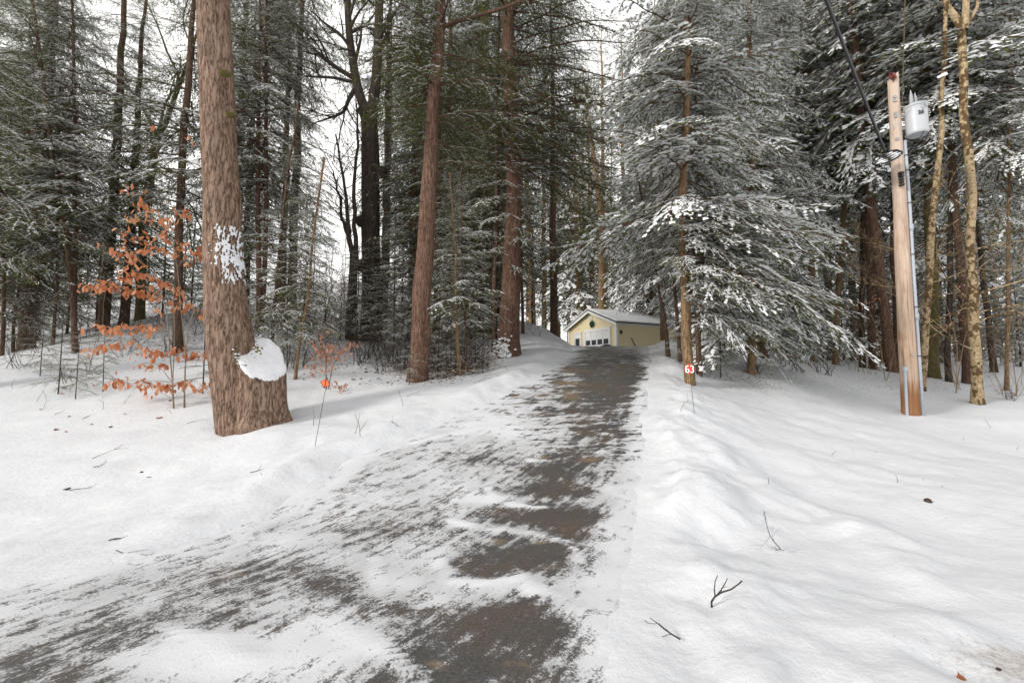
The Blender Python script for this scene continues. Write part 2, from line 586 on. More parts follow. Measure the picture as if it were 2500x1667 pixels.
def blob(u, v, Yb, rx, ry, k=1., rot=0.):
    """where bare or snowy stretches of the driveway lie: centre and radii in metres"""
    p = at(u, v, Yb)
    wob = 1 + .5 * fbm(Xd * 1.7, Yd * 1.7, 77, 3)
    dx, dy = Xd - p[0], Yd - p[1]
    dx, dy = dx * math.cos(rot) + dy * math.sin(rot), -dx * math.sin(rot) + dy * math.cos(rot)
    q = (dx / rx) ** 2 + (dy / ry) ** 2
    return k * np.exp(-(q * wob) ** 1.5)


def Yrow(v):      # distance of the driveway's surface seen at row v
    yy = np.linspace(2, 21, 600)
    vv = np.array([HOR - (z - EYE) / y_ * FPX for y_, z in zip(yy, drive_z(yy))])
    return float(np.interp(-v, -vv, yy))


bare = np.zeros_like(Xd)
for (u, v, rx, ry, k) in [(1290, 1340, .50, .42, 1.15), (1180, 1370, .28, .22, .7), (1290, 1480, .52, .30, 1.1), (1420, 1520, .28, .22, .8), (1400, 1250, .5, .26, .9), (1260, 1250, .45, .24, .95), (1340, 1190, .6, .22, .9), (1440, 1290, .3, .3, .7),
                          (1400, 1120, .65, .35, .8), (1330, 1150, .5, .25, .7), (1480, 1385, .2, .25, .6), (1130, 1540, .45, .35, .65), (1280, 1600, .5, .3, .5), (1420, 1640, .25, .2, .8),
                          (1500, 1050, .75, .6, .8), (1450, 980, .8, 1.0, .85), (1530, 950, .75, 1.3, .85), (1480, 900, 1.1, 1.6, .9), (1500, 860, 1.3, 4., .8), (1420, 920, .8, 1.4, .5), (1460, 850, 1.0, 5, .35),
                          (640, 1400, .8, .3, .42), (830, 1420, .3, .22, .6), (470, 1500, .7, .22, .4), (140, 1570, .8, .3, .3), (250, 1640, .5, .16, .65), (700, 1370, .6, .25, .25), (900, 1290, .7, .3, .45),
                          (620, 1620, .5, .25, .4), (920, 1470, .3, .25, .6), (200, 1500, .9, .25, .2), (40, 1600, .5, .16, .4), (1010, 1620, .45, .25, .45), (1170, 1120, .5, .25, .45), (990, 1240, .5, .25, .35)]:
    bare += blob(u, v, Yrow(v), rx, ry, k)
for (u, v, rx, ry, k) in [(1220, 1420, .1, .12, .6), (500, 1570, .55, .22, .9), (420, 1640, .5, .2, .5), (820, 1550, .25, .5, .55), (950, 1400, .25, .25, .5), (1190, 1210, .35, .1, .7), (780, 1300, .5, .15, .5), (1320, 1060, .9, .5, .25), (1180, 1030, .8, 1.0, .35), (1400, 1570, .3, .2, .4)]:
    bare -= blob(u, v, Yrow(v), rx, ry, k, 0)
# ridges of snow scraped up by the plough and by tyres
ridge = np.zeros_like(Xd)
for pl_, wd_ in (([(1100, 1262), (1195, 1281), (1243, 1284), (1328, 1296), (1383, 1306), (1421, 1353)], .05), ([(1075, 1353), (1109, 1400), (1173, 1402), (1285, 1398), (1345, 1434), (1413, 1468)], .05), ([(1190, 1183), (1216, 1217), (1300, 1232), (1380, 1228)], .04),
                 ([(918, 1345), (925, 1400), (932, 1470)], .035), ([(860, 1120), (1000, 1080), (1180, 1040)], .05), ([(840, 1500), (960, 1570), (1010, 1620)], .04), ([(1290, 1120), (1400, 1118), (1470, 1100)], .05), ([(1330, 1060), (1420, 1052), (1500, 1060)], .05), ([(1250, 1380), (1290, 1400), (1300, 1440)], .04), ([(380, 1500), (520, 1530), (600, 1580)], .06)):
    Pq = np.array([at(u, v, Yrow(v)) for u, v in pl_])
    wx = Xd + .05 * fbm(Xd * 5, Yd * 5, 91, 3); wy = Yd + .05 * fbm(Xd * 5 + 9, Yd * 5, 92, 3)
    dm_ = np.full_like(Xd, 9.)
    for A_, B_ in zip(Pq[:-1], Pq[1:]):
        e_ = (B_ - A_)[:2]; t_ = np.clip(((wx - A_[0]) * e_[0] + (wy - A_[1]) * e_[1]) / (e_ @ e_), 0, 1)
        dm_ = np.minimum(dm_, np.hypot(wx - A_[0] - t_ * e_[0], wy - A_[1] - t_ * e_[1]))
    ridge = np.maximum(ridge, np.exp(-(dm_ / wd_) ** 2) * (.65 + 1.2 * fbm(Xd * 4, Yd * 4, 95, 3)))
tanp = sum(blob(u, v, Yrow(v), rx, ry, 1.) for u, v, rx, ry in [(1385, 935, .35, .2), (1300, 965, .45, .12), (1250, 985, .5, .07), (1390, 965, .25, .35), (1200, 1035, .3, .06), (1280, 1010, .5, .05), (1450, 1120, .22, .1), (1350, 1060, .3, .06), (1400, 905, .5, .3)])
bare += .3 * tanp
ridge = np.clip(ridge, 0, 1)
bare -= 1.3 * ridge
Zd += .022 * ridge
bare += .42 * np.exp(-((tc - .76 + .1 * fbm(Yd * .7, Xd, 88, 3)) / .15) ** 2) * sstep(3.6, 5.2, Yd) * sstep(13, 10, Yd)
bare += .34 * fbm(Xd * .9, Yd * .55, 55, 3) + .38
bare *= sstep(.14, .6, ed + fbm(Xd * 1.5, Yd * 1.2, 61, 4) * .35)
bare = np.where(ed < .03, bare - .5 * sstep(.03, -.1, ed), bare)
m, nt, b = new_mat('driveway')
geo = nt.nodes.new('ShaderNodeNewGeometry')
pos = geo.outputs['Position']
ab = nd(nt, 'ShaderNodeAttribute', _attribute_name='bare').outputs['Fac']
# streaks follow the wheel tracks that turn in from the road
st = noise(nt, mapping(nt, mapping(nt, pos, (1, 1, 1), (0, 0, R(-57))), (1.6, 8.5, 1)), 1.25, 9, .7)
n2 = noise(nt, pos, 7, 9, .72)
n3 = noise(nt, pos, 55, 4, .7)
n4 = noise(nt, pos, 1.2, 3)
v = math_(nt, 'MULTIPLY_ADD', st, 1.75, -.875)
v = math_(nt, 'MULTIPLY_ADD', n2, 1.7, v)
v = math_(nt, 'MULTIPLY_ADD', n3, 1.3, v)
n6 = noise(nt, pos, 150, 3, .7)
v = math_(nt, 'MULTIPLY_ADD', n6, .5, v)
# ripples across the steeper upper stretch
nu_ = noise(nt, mapping(nt, mapping(nt, pos, (1, 1, 1), (0, 0, R(-8))), (1.1, 4.2, 1)), 1.7, 8, .68)
aup = nd(nt, 'ShaderNodeAttribute', _attribute_name='upper').outputs['Fac']
v = math_(nt, 'ADD', v, math_(nt, 'MULTIPLY', aup, math_(nt, 'MULTIPLY_ADD', nu_, 3.4, -1.7)))
v = math_(nt, 'ADD', math_(nt, 'MULTIPLY', ab, .46), math_(nt, 'SUBTRACT', v, 1.50))
mask = ramp(nt, v, [(.0, (0, 0, 0)), (1, (1, 1, 1))])
mr = nt.nodes.new('ShaderNodeMapRange'); mr.interpolation_type = 'SMOOTHSTEP'
nt.links.new(v, mr.inputs[0]); mr.inputs[1].default_value = .46; mr.inputs[2].default_value = .78
bm = mr.outputs[0]
asph = ramp(nt, n3, [(.3, (.035, .034, .034)), (.7, (.115, .11, .105))])
brown = ramp(nt, n3, [(.3, (.046, .034, .026)), (.7, (.17, .12, .085))])
tan_ = (.26, .19, .11)
bc = mix(nt, ramp(nt, n4, [(.45, (0, 0, 0)), (.68, (.75, .75, .75))]), asph, brown)
n5 = noise(nt, mapping(nt, pos, (1, 2.2, 1)), 1.6, 4)
bc = mix(nt, ramp(nt, n5, [(.62, (0, 0, 0)), (.7, (.75, .75, .75))]), bc, tan_)
atan_ = nd(nt, 'ShaderNodeAttribute', _attribute_name='tan').outputs['Fac']
bc = mix(nt, math_(nt, 'MULTIPLY', math_(nt, 'MULTIPLY', atan_, math_(nt, 'MULTIPLY_ADD', nu_, 3., -.95, True)), .9), bc, (.27, .19, .10))
icy = mix(nt, n2, (.36, .365, .375), (.645, .653, .67))
sn = mix(nt, ramp(nt, math_(nt, 'ADD', n4, math_(nt, 'MULTIPLY', ab, -.35)), [(.26, (0, 0, 0)), (.54, (1, 1, 1))]), icy, SNOWC)
arim = nd(nt, 'ShaderNodeAttribute', _attribute_name='rim').outputs['Fac']
sn = mix(nt, arim, sn, SNOWC)
nt.links.new(mix(nt, bm, sn, bc), b.inputs['Base Color'])
rg = nt.nodes.new('ShaderNodeMapRange'); nt.links.new(bm, rg.inputs[0]); rg.inputs[3].default_value = .7; rg.inputs[4].default_value = .38
nt.links.new(rg.outputs[0], b.inputs['Roughness'])
b.inputs['Specular IOR Level'].default_value = .3
bump(nt, b, math_(nt, 'ADD', math_(nt, 'MULTIPLY', bm, -1.), math_(nt, 'MULTIPLY', n3, .35)), .6, .02)
M['driveway'] = m
drive = build('driveway', np.stack([Xd, Yd, Zd], -1).reshape(-1, 3), [grid_faces(nt_, len(ys))], M['driveway'], attrs=[('tan', 'POINT', tanp.ravel()), ('bare', 'POINT', bare.ravel()), ('upper', 'POINT', sstep(6.2, 9., Yd + Xd * .6).ravel()), ('rim', 'POINT', sstep(.55, .0, ed + fbm(Xd * 2, Yd * 2, 66, 3) * .2).ravel())])
tag(drive, kind='structure')
# ------------------------------------------------------------------ foliage: flat hemlock boughs of many small sprays
def unit(a):
    return a / (np.linalg.norm(a, axis=-1, keepdims=True) + 1e-9)


def kites(P, D, L, Wd, fold, up=None):
    """kite shaped sprays: base, left, tip, right; the sides drop by fold"""
    P, D = np.asarray(P), unit(np.asarray(D))
    L, Wd, fold = (np.broadcast_to(np.asarray(x, float), (len(P),))[:, None] for x in (L, Wd, fold))
    side = np.cross(D, np.array((0, 0, 1.)))
    side = unit(side)
    mid = P + D * L * .45
    dz = np.array((0, 0, 1.)) * fold
    return np.stack([P, mid + side * Wd / 2 - dz, P + D * L, mid - side * Wd / 2 - dz], 1)


def make_bough(rng, L, tw, lat_sp, tw_sp, wtw, snow, wide=.42, level0=1):
    nP, nD, nL, sP, sD, sL, sW, wP0, wP1, wR = [], [], [], [], [], [], [], [], [], []
    n = 12
    wob = rng.normal(0, .02 * L, n).cumsum() * .5
    ax_s = np.linspace(0, L, n)

    def axis(s):
        return np.array((s, np.interp(s, ax_s, wob), .0))
    for i in range(n - 1):
        wP0.append(axis(ax_s[i])); wP1.append(axis(ax_s[i + 1])); wR.append(.011 * L * (1 - .8 * i / n) + .002)
    def lateral(p, d, ll, level, snowy):
        q = np.arange(0.02, ll, tw_sp)
        q = q[rng.random(len(q)) > .08]
        if not len(q): q = np.array([.02])
        hang = rng.uniform(.3, 1.6)
        sag = -.28 * (q / max(ll, .1)) ** 2 * ll * hang
        bendy = rng.normal(0, .12) * (q / max(ll, .1)) ** 2 * ll
        pts = p + d * q[:, None]
        pts[:, 2] += sag
        pts[:, 1] += bendy
        wP0.append(p); wP1.append(pts[-1]); wR.append(.003 + .003 * ll)
        sg = np.where(np.arange(len(q)) % 2 == 0, 1, -1) * R(1) * rng.uniform(22, 58, len(q))
        e = np.stack([d[0] * np.cos(sg) - d[1] * np.sin(sg), d[0] * np.sin(sg) + d[1] * np.cos(sg), d[2] - .2 + rng.normal(0, .16, len(q))], -1)
        tl = tw * rng.uniform(.5, 1.3, len(q)) * (1.05 - .4 * q / max(ll, .1))
        nP.append(pts); nD.append(e); nL.append(tl)
        nP.append(pts[-1:]); nD.append((d - np.array((0, 0, .35)))[None]); nL.append(np.array([tw * 1.1]))
        sn = rng.random(len(q)) < snow * snowy
        if sn.any():
            sP.append(pts[sn]); sD.append(e[sn]); sL.append(tl[sn] * rng.uniform(.6, 1.05, sn.sum())); sW.append(rng.uniform(.7, 1.4, sn.sum()))
        if rng.random() < snow * snowy * 1.1:       # pads of snow along the side twig
            k = np.arange(0, ll * .95, tw * .7)
            k = k[rng.random(len(k)) < .8]
            if len(k):
                pk = p + d * k[:, None]
                pk[:, 2] += np.interp(k, q, sag); pk[:, 1] += np.interp(k, q, bendy)
                sP.append(pk); sD.append(np.repeat(d[None], len(k), 0) + rng.normal(0, .15, (len(k), 3)) * (1, 1, .3)); sL.append(tw * rng.uniform(.8, 1.5, len(k))); sW.append(rng.uniform(.8, 1.5 + 1.3 * snow, len(k)))
        if level > 0 and ll > .3:
            t_ = rng.uniform(.12, .25) * ll; sd_ = rng.choice((-1, 1))
            while t_ < ll * .85:
                l2 = ll * .5 * (1 - t_ / ll) ** .8 * rng.uniform(.5, 1.3)
                if l2 > tw * 1.2:
                    a2 = sd_ * R(rng.uniform(35, 60))
                    d2 = np.array((d[0] * math.cos(a2) - d[1] * math.sin(a2), d[0] * math.sin(a2) + d[1] * math.cos(a2), d[2] + rng.uniform(-.25, .05)))
                    pp = p + d * t_; pp[2] += np.interp(t_, q, sag); pp[1] += np.interp(t_, q, bendy)
                    lateral(pp, d2, l2, level - 1, snowy * rng.uniform(.6, 1.3))
                sd_ = -sd_
                t_ += lat_sp * rng.uniform(.5, 1.2)
    s = .10 * L
    side = 1
    while s < L:
        f = s / L
        if rng.random() > .1:
            ll = wide * L * (1 - f) ** .7 * min(1, f / .25 + .3) * rng.uniform(.35, 1.3) + .07
            ang = R(rng.uniform(30, 68))
            d = np.array((math.cos(ang), side * math.sin(ang), rng.uniform(-.16, .08)))
            lateral(axis(s), d, ll, level0, np.clip(rng.uniform(.3, 1.7), 0, 1.4))
        side = -side
        s += lat_sp * rng.uniform(.4, 1.6) * .62
    nP, nD, nL = np.concatenate(nP), np.concatenate(nD), np.concatenate(nL)
    K = kites(nP, nD, nL, wtw * rng.uniform(.75, 1.25, len(nP)), wtw * .22)
    if sP:
        sP, sD, sL, sW = np.concatenate(sP), np.concatenate(sD), np.concatenate(sL), np.concatenate(sW)
        sP = sP + np.stack([rng.normal(0, .004, len(sP))] * 2 + [.006 + rng.uniform(.004, .016, len(sP))], -1)
        SK = kites(sP, sD, sL, wtw * .62 * sW * (.7 + .9 * snow ** 2), wtw * .20 + .003)
    else:
        SK = np.zeros((0, 4, 3))
    wP0, wP1, wR = np.array(wP0), np.array(wP1), np.array(wR)
    sd = unit(np.cross(unit(wP1 - wP0), np.array((0, 0, 1.))))
    up = np.array((0, 0, 1.))
    WQ = np.concatenate([np.stack([wP0 + sd * wR[:, None], wP1 + sd * wR[:, None] * .7, wP1 - sd * wR[:, None] * .7, wP0 - sd * wR[:, None]], 1),
                         np.stack([wP0 + up * wR[:, None], wP1 + up * wR[:, None] * .7, wP1 - up * wR[:, None] * .7, wP0 - up * wR[:, None]], 1)])
    # little grey-brown twigs without needles near the trunk end are part of the wood
    return dict(L=L, K=K, S=SK, W=WQ, T=rng.uniform(-.12, .12, len(K)))


def bough_set(seed, n, L=2.2, tw=.13, lat_sp=.16, tw_sp=.06, wtw=.034, snow=.4, wide=.42):
    rng = np.random.default_rng(seed)
    return [make_bough(rng, L, tw, lat_sp, tw_sp, wtw, snow, wide) for _ in range(n)]


class Crown:
    def __init__(self, seed):
        self.rng = np.random.default_rng(seed)
        self.K, self.S, self.W, self.T = [], [], [], []

    def bough(self, bs, base, az, L, pitch, droop, roll=0., tint=None, ysc=1.):
        rng = self.rng
        b = bs[rng.integers(len(bs))]
        sc = L / b['L']
        cp, sp, ca, sa = math.cos(pitch), math.sin(pitch), math.cos(az), math.sin(az)
        cr, sr = math.cos(roll), math.sin(roll)

        def tr(A):
            if not len(A): return A
            A = A * np.array((sc, sc * ysc, sc if sc < 1 else sc ** .5))
            x, y, z = A[..., 0], A[..., 1], A[..., 2]
            z = z - droop * x * x / L - .25 * droop * y * y / max(L * .4, .1)
            y, z = y * cr - z * sr, y * sr + z * cr
            x, z = x * cp - z * sp, x * sp + z * cp
            x, y = x * ca - y * sa, x * sa + y * ca
            return np.stack([x, y, z], -1) + base
        self.K.append(tr(b['K'])); self.S.append(tr(b['S'])); self.W.append(tr(b['W']))
        t0 = rng.uniform(.25, .75) if tint is None else tint
        self.T.append(np.clip(t0 + b['T'], 0, 1))
        return self

    def build(self, name, parent=None, needle='needle', loc=None, wood='twig'):
        K, Sn, Wd, T = (np.concatenate(a) if a else np.zeros((0, 4, 3)) for a in (self.K, self.S, self.W, self.T))
        V = np.concatenate([K.reshape(-1, 3), Sn.reshape(-1, 3), Wd.reshape(-1, 3)])
        iK = np.arange(len(K))[:, None] * 4
        iS = np.arange(len(Sn))[:, None] * 4 + len(K) * 4
        iW = np.arange(len(Wd))[:, None] * 4 + (len(K) + len(Sn)) * 4
        tri = lambda i: np.concatenate([i + np.array([[0, 1, 2]]), i + np.array([[0, 2, 3]])], 1).reshape(-1, 3)
        fs = [tri(iK), tri(iS), iW + np.arange(4)[None]]
        mi = [0, 1, 2]
        keep = [j for j in range(3) if len(fs[j])]
        t = np.concatenate([np.repeat(T, 2), np.zeros(len(Sn) * 2), np.zeros(len(Wd))])
        return build(name, V, [fs[j] for j in keep], [M[needle], M['bough_snow'], M[wood]], parent, [mi[j] for j in keep], False, loc, [('tint', 'FACE', t)])


def hemlock_crown(seed, bs, H, h0, Lmax, n, shape=.9, gap=.25, up=18, down=-14, droop=(.15, .35), base_full=.25, axis=None, az_bias=None):
    """boughs all round a stem from height h0 to H"""
    c = Crown(seed)
    rng = c.rng
    az = rng.uniform(0, 6.28)
    lump = rng.uniform(0, 100)
    for i in range(n):
        f = (i + rng.uniform(0, 1)) / n
        f = f ** .85
        h = h0 + (H - h0) * f
        az += 2.4 + rng.normal(0, .35)
        if vnoise(np.array([h * .7 + lump]), np.array([(az % 6.28) * 1.3]), seed)[0] + .5 < gap: continue
        Lb = Lmax * (1 - f) ** shape * min(1, base_full + f / .2) * rng.uniform(.65, 1.12) + .25
        if az_bias is not None:
            Lb *= az_bias(az, h)
            if Lb < .3: continue
        p = np.array((0, 0, h)) if axis is None else axis(h)
        c.bough(bs, p, az, Lb, R(down + (up - down) * f + rng.normal(0, 6)), rng.uniform(*droop), R(rng.normal(0, 8)))
    return c


def stem_mesh(pts, rad, n=14, seg=.45, wob=.012, flare=0., seed=0, ridge=.0):
    """tapered trunk through given points, with a root flare and slight irregularity"""
    pts, rad = np.asarray(pts, float), np.asarray(rad, float)
    t = np.concatenate(([0], np.cumsum(np.linalg.norm(np.diff(pts, axis=0), axis=1))))
    k = max(6, int(t[-1] / seg))
    ti = np.unique(np.concatenate((np.array([0, .06, .13, .22, .35, .55, .85, 1.2]) if flare else np.array([0.]), np.linspace(0, t[-1], k))))
    ti = ti[ti <= t[-1]]
    P = np.stack([np.interp(ti, t, pts[:, j]) for j in range(3)], -1)
    # round the corners of the given line
    for _ in range(3):
        P[1:-1] = P[1:-1] * .5 + (P[:-2] + P[2:]) * .25
    P[:, 0] += vnoise(ti * .8 + seed, ti * 0 + seed, seed) * wob * 6
    P[:, 1] += vnoise(ti * .8 + seed + 50, ti * 0 + seed, seed + 3) * wob * 6
    r = np.interp(ti, t, rad)
    a = np.arange(n) * 2 * PI / n
    V = []
    for i in range(len(P)):
        rr = r[i] * (1 + .10 * vnoise(np.cos(a) * 1.3 + seed * 3.1, np.sin(a) * 1.3 + ti[i] * .9, seed + 7))
        if ridge: rr = rr + ridge * vnoise(a * n / 2.2 + vnoise(np.full(n, ti[i] * 1.1), a * 2, seed + 5) * 2, np.full(n, ti[i] * 2.1), seed + 9)
        if flare:
            lob = 1 + .5 * np.sin(a * 5 + seed) * .6 + .3 * np.sin(a * 3 + 2 * seed)
            rr = rr + r[i] * flare * math.exp(-ti[i] / .28) * np.clip(lob, .3, 2)
        V.append(P[i] + np.stack([np.cos(a) * rr, np.sin(a) * rr, np.zeros(n)], -1))
    m = MB()
    V = np.concatenate(V)
    i = np.arange(len(P) - 1)[:, None] * n
    j = np.arange(n)[None]
    j2 = (j + 1) % n
    m.add(V, [np.stack([i + j, i + j2, i + n + j2, i + n + j], -1).reshape(-1, 4), (np.arange(n) + (len(P) - 1) * n)[None]])
    return m


def branching(m, rng, p, d, L, r, depth, n=5, bend=.25, up=.1, kids=(3, 5), spread=(25, 55), mi=0, minr=.003, kid_l=(.35, .65)):
    """bare branch that forks again and again, added to mesh collector m"""
    k = max(4, int(L / .25)) if depth else 4
    k = min(k, 14)
    P = [np.array(p, float)]
    d = np.array(d, float); d /= np.linalg.norm(d)
    ds = [d]
    for i in range(k):
        d = d + rng.normal(0, bend / math.sqrt(k), 3) + np.array((0, 0, up / k))
        d /= np.linalg.norm(d)
        P.append(P[-1] + d * L / k)
        ds.append(d)
    rad = np.maximum(np.linspace(r, r * .35, k + 1), minr)
    m.tube(P, rad, n if depth > 1 else 4 if depth else 3, mi, caps=False)
    if depth <= 0: return
    for _ in range(rng.integers(*kids) if kids[1] > kids[0] else kids[0]):
        f = rng.uniform(.25, 1)
        i = min(k, int(f * k))
        dd = ds[i]
        perp = np.cross(dd, rng.normal(0, 1, 3)); perp /= np.linalg.norm(perp) + 1e-9
        an = R(rng.uniform(*spread))
        nd_ = dd * math.cos(an) + perp * math.sin(an)
        branching(m, rng, P[i], nd_, L * rng.uniform(*kid_l), rad[i] * .6, depth - 1, n, bend * 1.2, up, kids, spread, mi, minr, kid_l)


# shared kinds of bough
BS_light = bough_set(1, 7, 3.2, .15, .27, .08, .036, .5)
BS_dark = bough_set(9, 7, 3.2, .15, .27, .08, .038, .18)
BS_mid = bough_set(2, 7, 3.2, .15, .27, .08, .036, .72)
BS_heavy = bough_set(3, 7, 3.2, .15, .27, .08, .038, 1.2)
BS_far = bough_set(4, 5, 3.2, .26, .42, .15, .068, .6)
BS_farh = bough_set(5, 5, 3.2, .26, .42, .15, .068, 1.2)
BS_green = bough_set(6, 5, 2.2, .22, .34, .12, .06, .12)
BS_fine = bough_set(7, 9, 2.2, .10, .19, .055, .026, 1.35, .46)
BS_hero = bough_set(17, 9, 2.2, .10, .19, .055, .025, 1.3, .46)
BS_long = bough_set(18, 6, 4.0, .12, .24, .07, .028, .2, .36)
BS_young = bough_set(19, 6, 1.6, .12, .18, .06, .03, .6)
BS_youngh = bough_set(20, 6, 1.6, .12, .18, .06, .032, 1.0)
BS_finel = bough_set(8, 7, 2.2, .10, .19, .055, .025, .45, .44)
BS_fined = bough_set(10, 7, 2.2, .10, .19, .055, .026, .22, .44)

store = {}


def proto(key, c, needle='needle'):
    o = c.build('crown', None, needle)
    print('TRIS', key, len(o.data.polygons))
    store[key] = o.data
    bpy.data.objects.remove(o)


def part_from(key, parent, name='crown', loc=(0, 0, 0), sc=1., rz=0., tilt=(0, 0)):
    o = bpy.data.objects.new(name, store[key])
    C.objects.link(o)
    o.parent = parent
    o.location = loc
    o.scale = (sc, sc, sc) if isinstance(sc, (int, float)) else sc
    o.rotation_euler = (tilt[0], tilt[1], rz)
    return o


proto('tall_a', hemlock_crown(11, BS_light, 21, 4.0, 4.2, 175, .75, .34))
proto('tall_b', hemlock_crown(12, BS_light, 20, 2.6, 3.9, 165, .8, .36))
proto('tall_c', hemlock_crown(13, BS_mid, 20, 3.2, 4.0, 165, .8, .34))
proto('snow_a', hemlock_crown(14, BS_heavy, 20, 2.2, 3.8, 180, .8, .26, 12, -22, (.2, .4)))
proto('snow_b', hemlock_crown(15, BS_heavy, 21, 4.0, 4.2, 180, .8, .3, 12, -22, (.2, .4)))
proto('far_a', hemlock_crown(16, BS_far, 21, 2.5, 4.2, 140, .8, .34))
proto('far_b', hemlock_crown(17, BS_far, 21, 5.0, 4.5, 135, .8, .36))
proto('farsnow_a', hemlock_crown(18, BS_farh, 21, 2.5, 4.2, 140, .8, .28, 12, -20))
proto('farsnow_b', hemlock_crown(19, BS_farh, 21, 5.0, 4.5, 135, .8, .3, 12, -20))
proto('green_a', hemlock_crown(20, BS_green, 20, 3.0, 3.6, 150, .8, .25, 25, 0, (.0, .2)), 'needle_y')
proto('dense_a', hemlock_crown(26, BS_light, 17, 1.0, 3.6, 230, .85, .2, 18, -10))
proto('dense_b', hemlock_crown(27, BS_dark, 19, 1.5, 3.8, 230, .85, .22, 18, -12))
proto('young_a', hemlock_crown(21, BS_young, 6.5, .5, 1.7, 85, .9, .22, 22, -5))
proto('young_b', hemlock_crown(22, BS_young, 5.5, .4, 1.6, 75, .9, .25, 22, -5))
proto('young_s', hemlock_crown(23, BS_youngh, 6.5, .3, 1.8, 95, .9, .15, 15, -18))
proto('small_a', hemlock_crown(24, BS_finel, 2.2, .3, .8, 26, .9, .2, 18, -4))
proto('small_b', hemlock_crown(25, BS_finel, 1.3, .15, .65, 14, .9, .2, 14, -4))
for key, H, r, mt in (('trunk_hem', 21, .19, 'bark_hem'), ('trunk_red', 21, .2, 'bark_red'), ('trunk_tan', 21, .17, 'bark_tan')):
    mb = stem_mesh([(0, 0, -.3), (0.05, .03, 7), (-.04, .02, 14), (0, 0, H)], [r * 1.1, r * .9, r * .55, .02], 10, .8, .02, .35, hash(key) % 7 if False else len(key))
    rg = np.random.default_rng(len(key))
    for i in range(34):          # dead stubs and snags on the bare lower stem
        h = rg.uniform(1.2, 9); az = rg.uniform(0, 6.28)
        branching(mb, rg, (0, 0, h), (math.cos(az), math.sin(az), rg.uniform(-.2, .2)), rg.uniform(.4, 1.9), .014, 1, 4, .3, -.05, (1, 4), (25, 50))
    o = mb.build('trunk', M[mt], None, True)
    store[key] = o.data; bpy.data.objects.remove(o)
mb = stem_mesh([(0, 0, -.2), (.03, .02, 3), (0, 0, 6.4)], [.05, .035, .008], 7, .6, .02, .3, 3)
o = mb.build('trunk', M['bark_hem'], None, True); store['trunk_young'] = o.data; bpy.data.objects.remove(o)
mb = stem_mesh([(0, 0, -.1), (.02, .01, 1), (0, 0, 2.15)], [.016, .012, .004], 5, .4, .01, .2, 4)
o = mb.build('trunk', M['twig_dark'], None, True); store['trunk_small'] = o.data; bpy.data.objects.remove(o)


def plant_tree(name, u, Yp, key, trunk, label, group, sc=1., rz=None, x=None):
    px = (u - W0 / 2) / FPX * Yp * 1.0 if x is None else x
    pz = gz(px, Yp)
    t = thing(name, (px, Yp, pz), label, 'tree', group, rnd.uniform(0, 6.28) if rz is None else rz)
    t.scale = (sc, sc, sc)
    part_from(trunk, t, 'trunk')
    part_from(key, t, 'crown')
    return t
# ------------------------------------------------------------------ named trees, each with its own trunk line
def trunk_line(pix, Yb, lean=0.):
    """pix: (u, v, width in photo pixels) from the foot upward; Yb metres away, leaning 'lean' metres away per metre up"""
    P, rr = [], []
    z0 = at(pix[0][0], pix[0][1], Yb)[2]
    for u, v, wd in pix:
        y = Yb
        for _ in range(3):
            p = at(u, v, y)
            y = Yb + lean * (p[2] - z0)
        p = at(u, v, y)
        a = (u - W0 / 2) / FPX
        P.append(p)
        rr.append(wd / 2 / FPX * y / math.sqrt(1 + a * a))
    return np.array(P), np.array(rr)


def named_tree(name, pix, Yb, mat, label, cat='tree', group=None, n=14, flare=.5, seed=1, ridge=0., top=None, wob=.01, sink=.25, extra=None, lean=0., snags=0, snag_mat=None):
    P, r = trunk_line(pix, Yb, lean)
    base = P[0].copy()
    base[2] = gz(base[0], base[1])
    t = thing(name, base, label, cat, group)
    d0 = P[1] - P[0]
    P = np.concatenate([[P[0] - d0 / (np.linalg.norm(d0)) * 0 + np.array((0, 0, base[2] - P[0][2] - sink))], P[1:]])
    if top:          # carry the stem on to its full height above the picture
        d = (P[-1] - P[-2]) / (P[-1][2] - P[-2][2])
        P = np.concatenate([P, [P[-1] + d * (top - P[-1][2] + base[2])]])
        r = np.concatenate([r, [.03]])
    m = stem_mesh(P - base, r, n, .4, wob, flare, seed, ridge)
    if extra: extra(m, P - base, r)
    if snags:
        rg = np.random.default_rng(seed + 100)
        for i in range(snags):
            f = rg.uniform(.12, .75); zz = f * min(P[-1][2] - base[2], 11)
            c = np.array([np.interp(zz, P[:, 2] - base[2], P[:, j] - base[j]) for j in range(3)])
            az = rg.uniform(0, 6.28)
            branching(m, rg, c, (math.cos(az), math.sin(az), rg.uniform(-.25, .25)), rg.uniform(.4, 2.0), .013, 1, 4, .3, -.05, (1, 4), (25, 50))
    tr = m.build('trunk', M[mat], t, True)
    return t, P - base, r


def crown_for(t, P, key, z=0., sc=1., rz=None):
    """a crown hung on a trunk that leans"""
    d = P[-1] - P[0]
    q = Vector((0, 0, 1)).rotation_difference(Vector(d))
    o = part_from(key, t, 'crown', tuple(P[0] + np.array((0, 0, .2 + z))), sc)
    e = (q.to_matrix() @ Matrix.Rotation(rnd.uniform(0, 6.28) if rz is None else rz, 3, 'Z')).to_euler()
    o.rotation_euler = e
    return o


def long_crown(t, P, seed, specs):
    c = Crown(seed); rg = c.rng
    axf = lambda h: np.array([np.interp(h, P[:, 2], P[:, j]) for j in range(3)])
    for bs, n, h0, h1, a0, a1, l0, l1 in specs:
        for k in range(n):
            h = rg.uniform(h0, h1)
            L = rg.uniform(l0, l1) * (1 if h < 12 else max(.25, 1 - (h - 12) / 12))
            c.bough(bs, axf(h), R(rg.uniform(a0, a1)), L, R(rg.normal(6, 9)), rg.uniform(.2, .42), R(rg.normal(0, 10)))
    return c.build('crown', t)


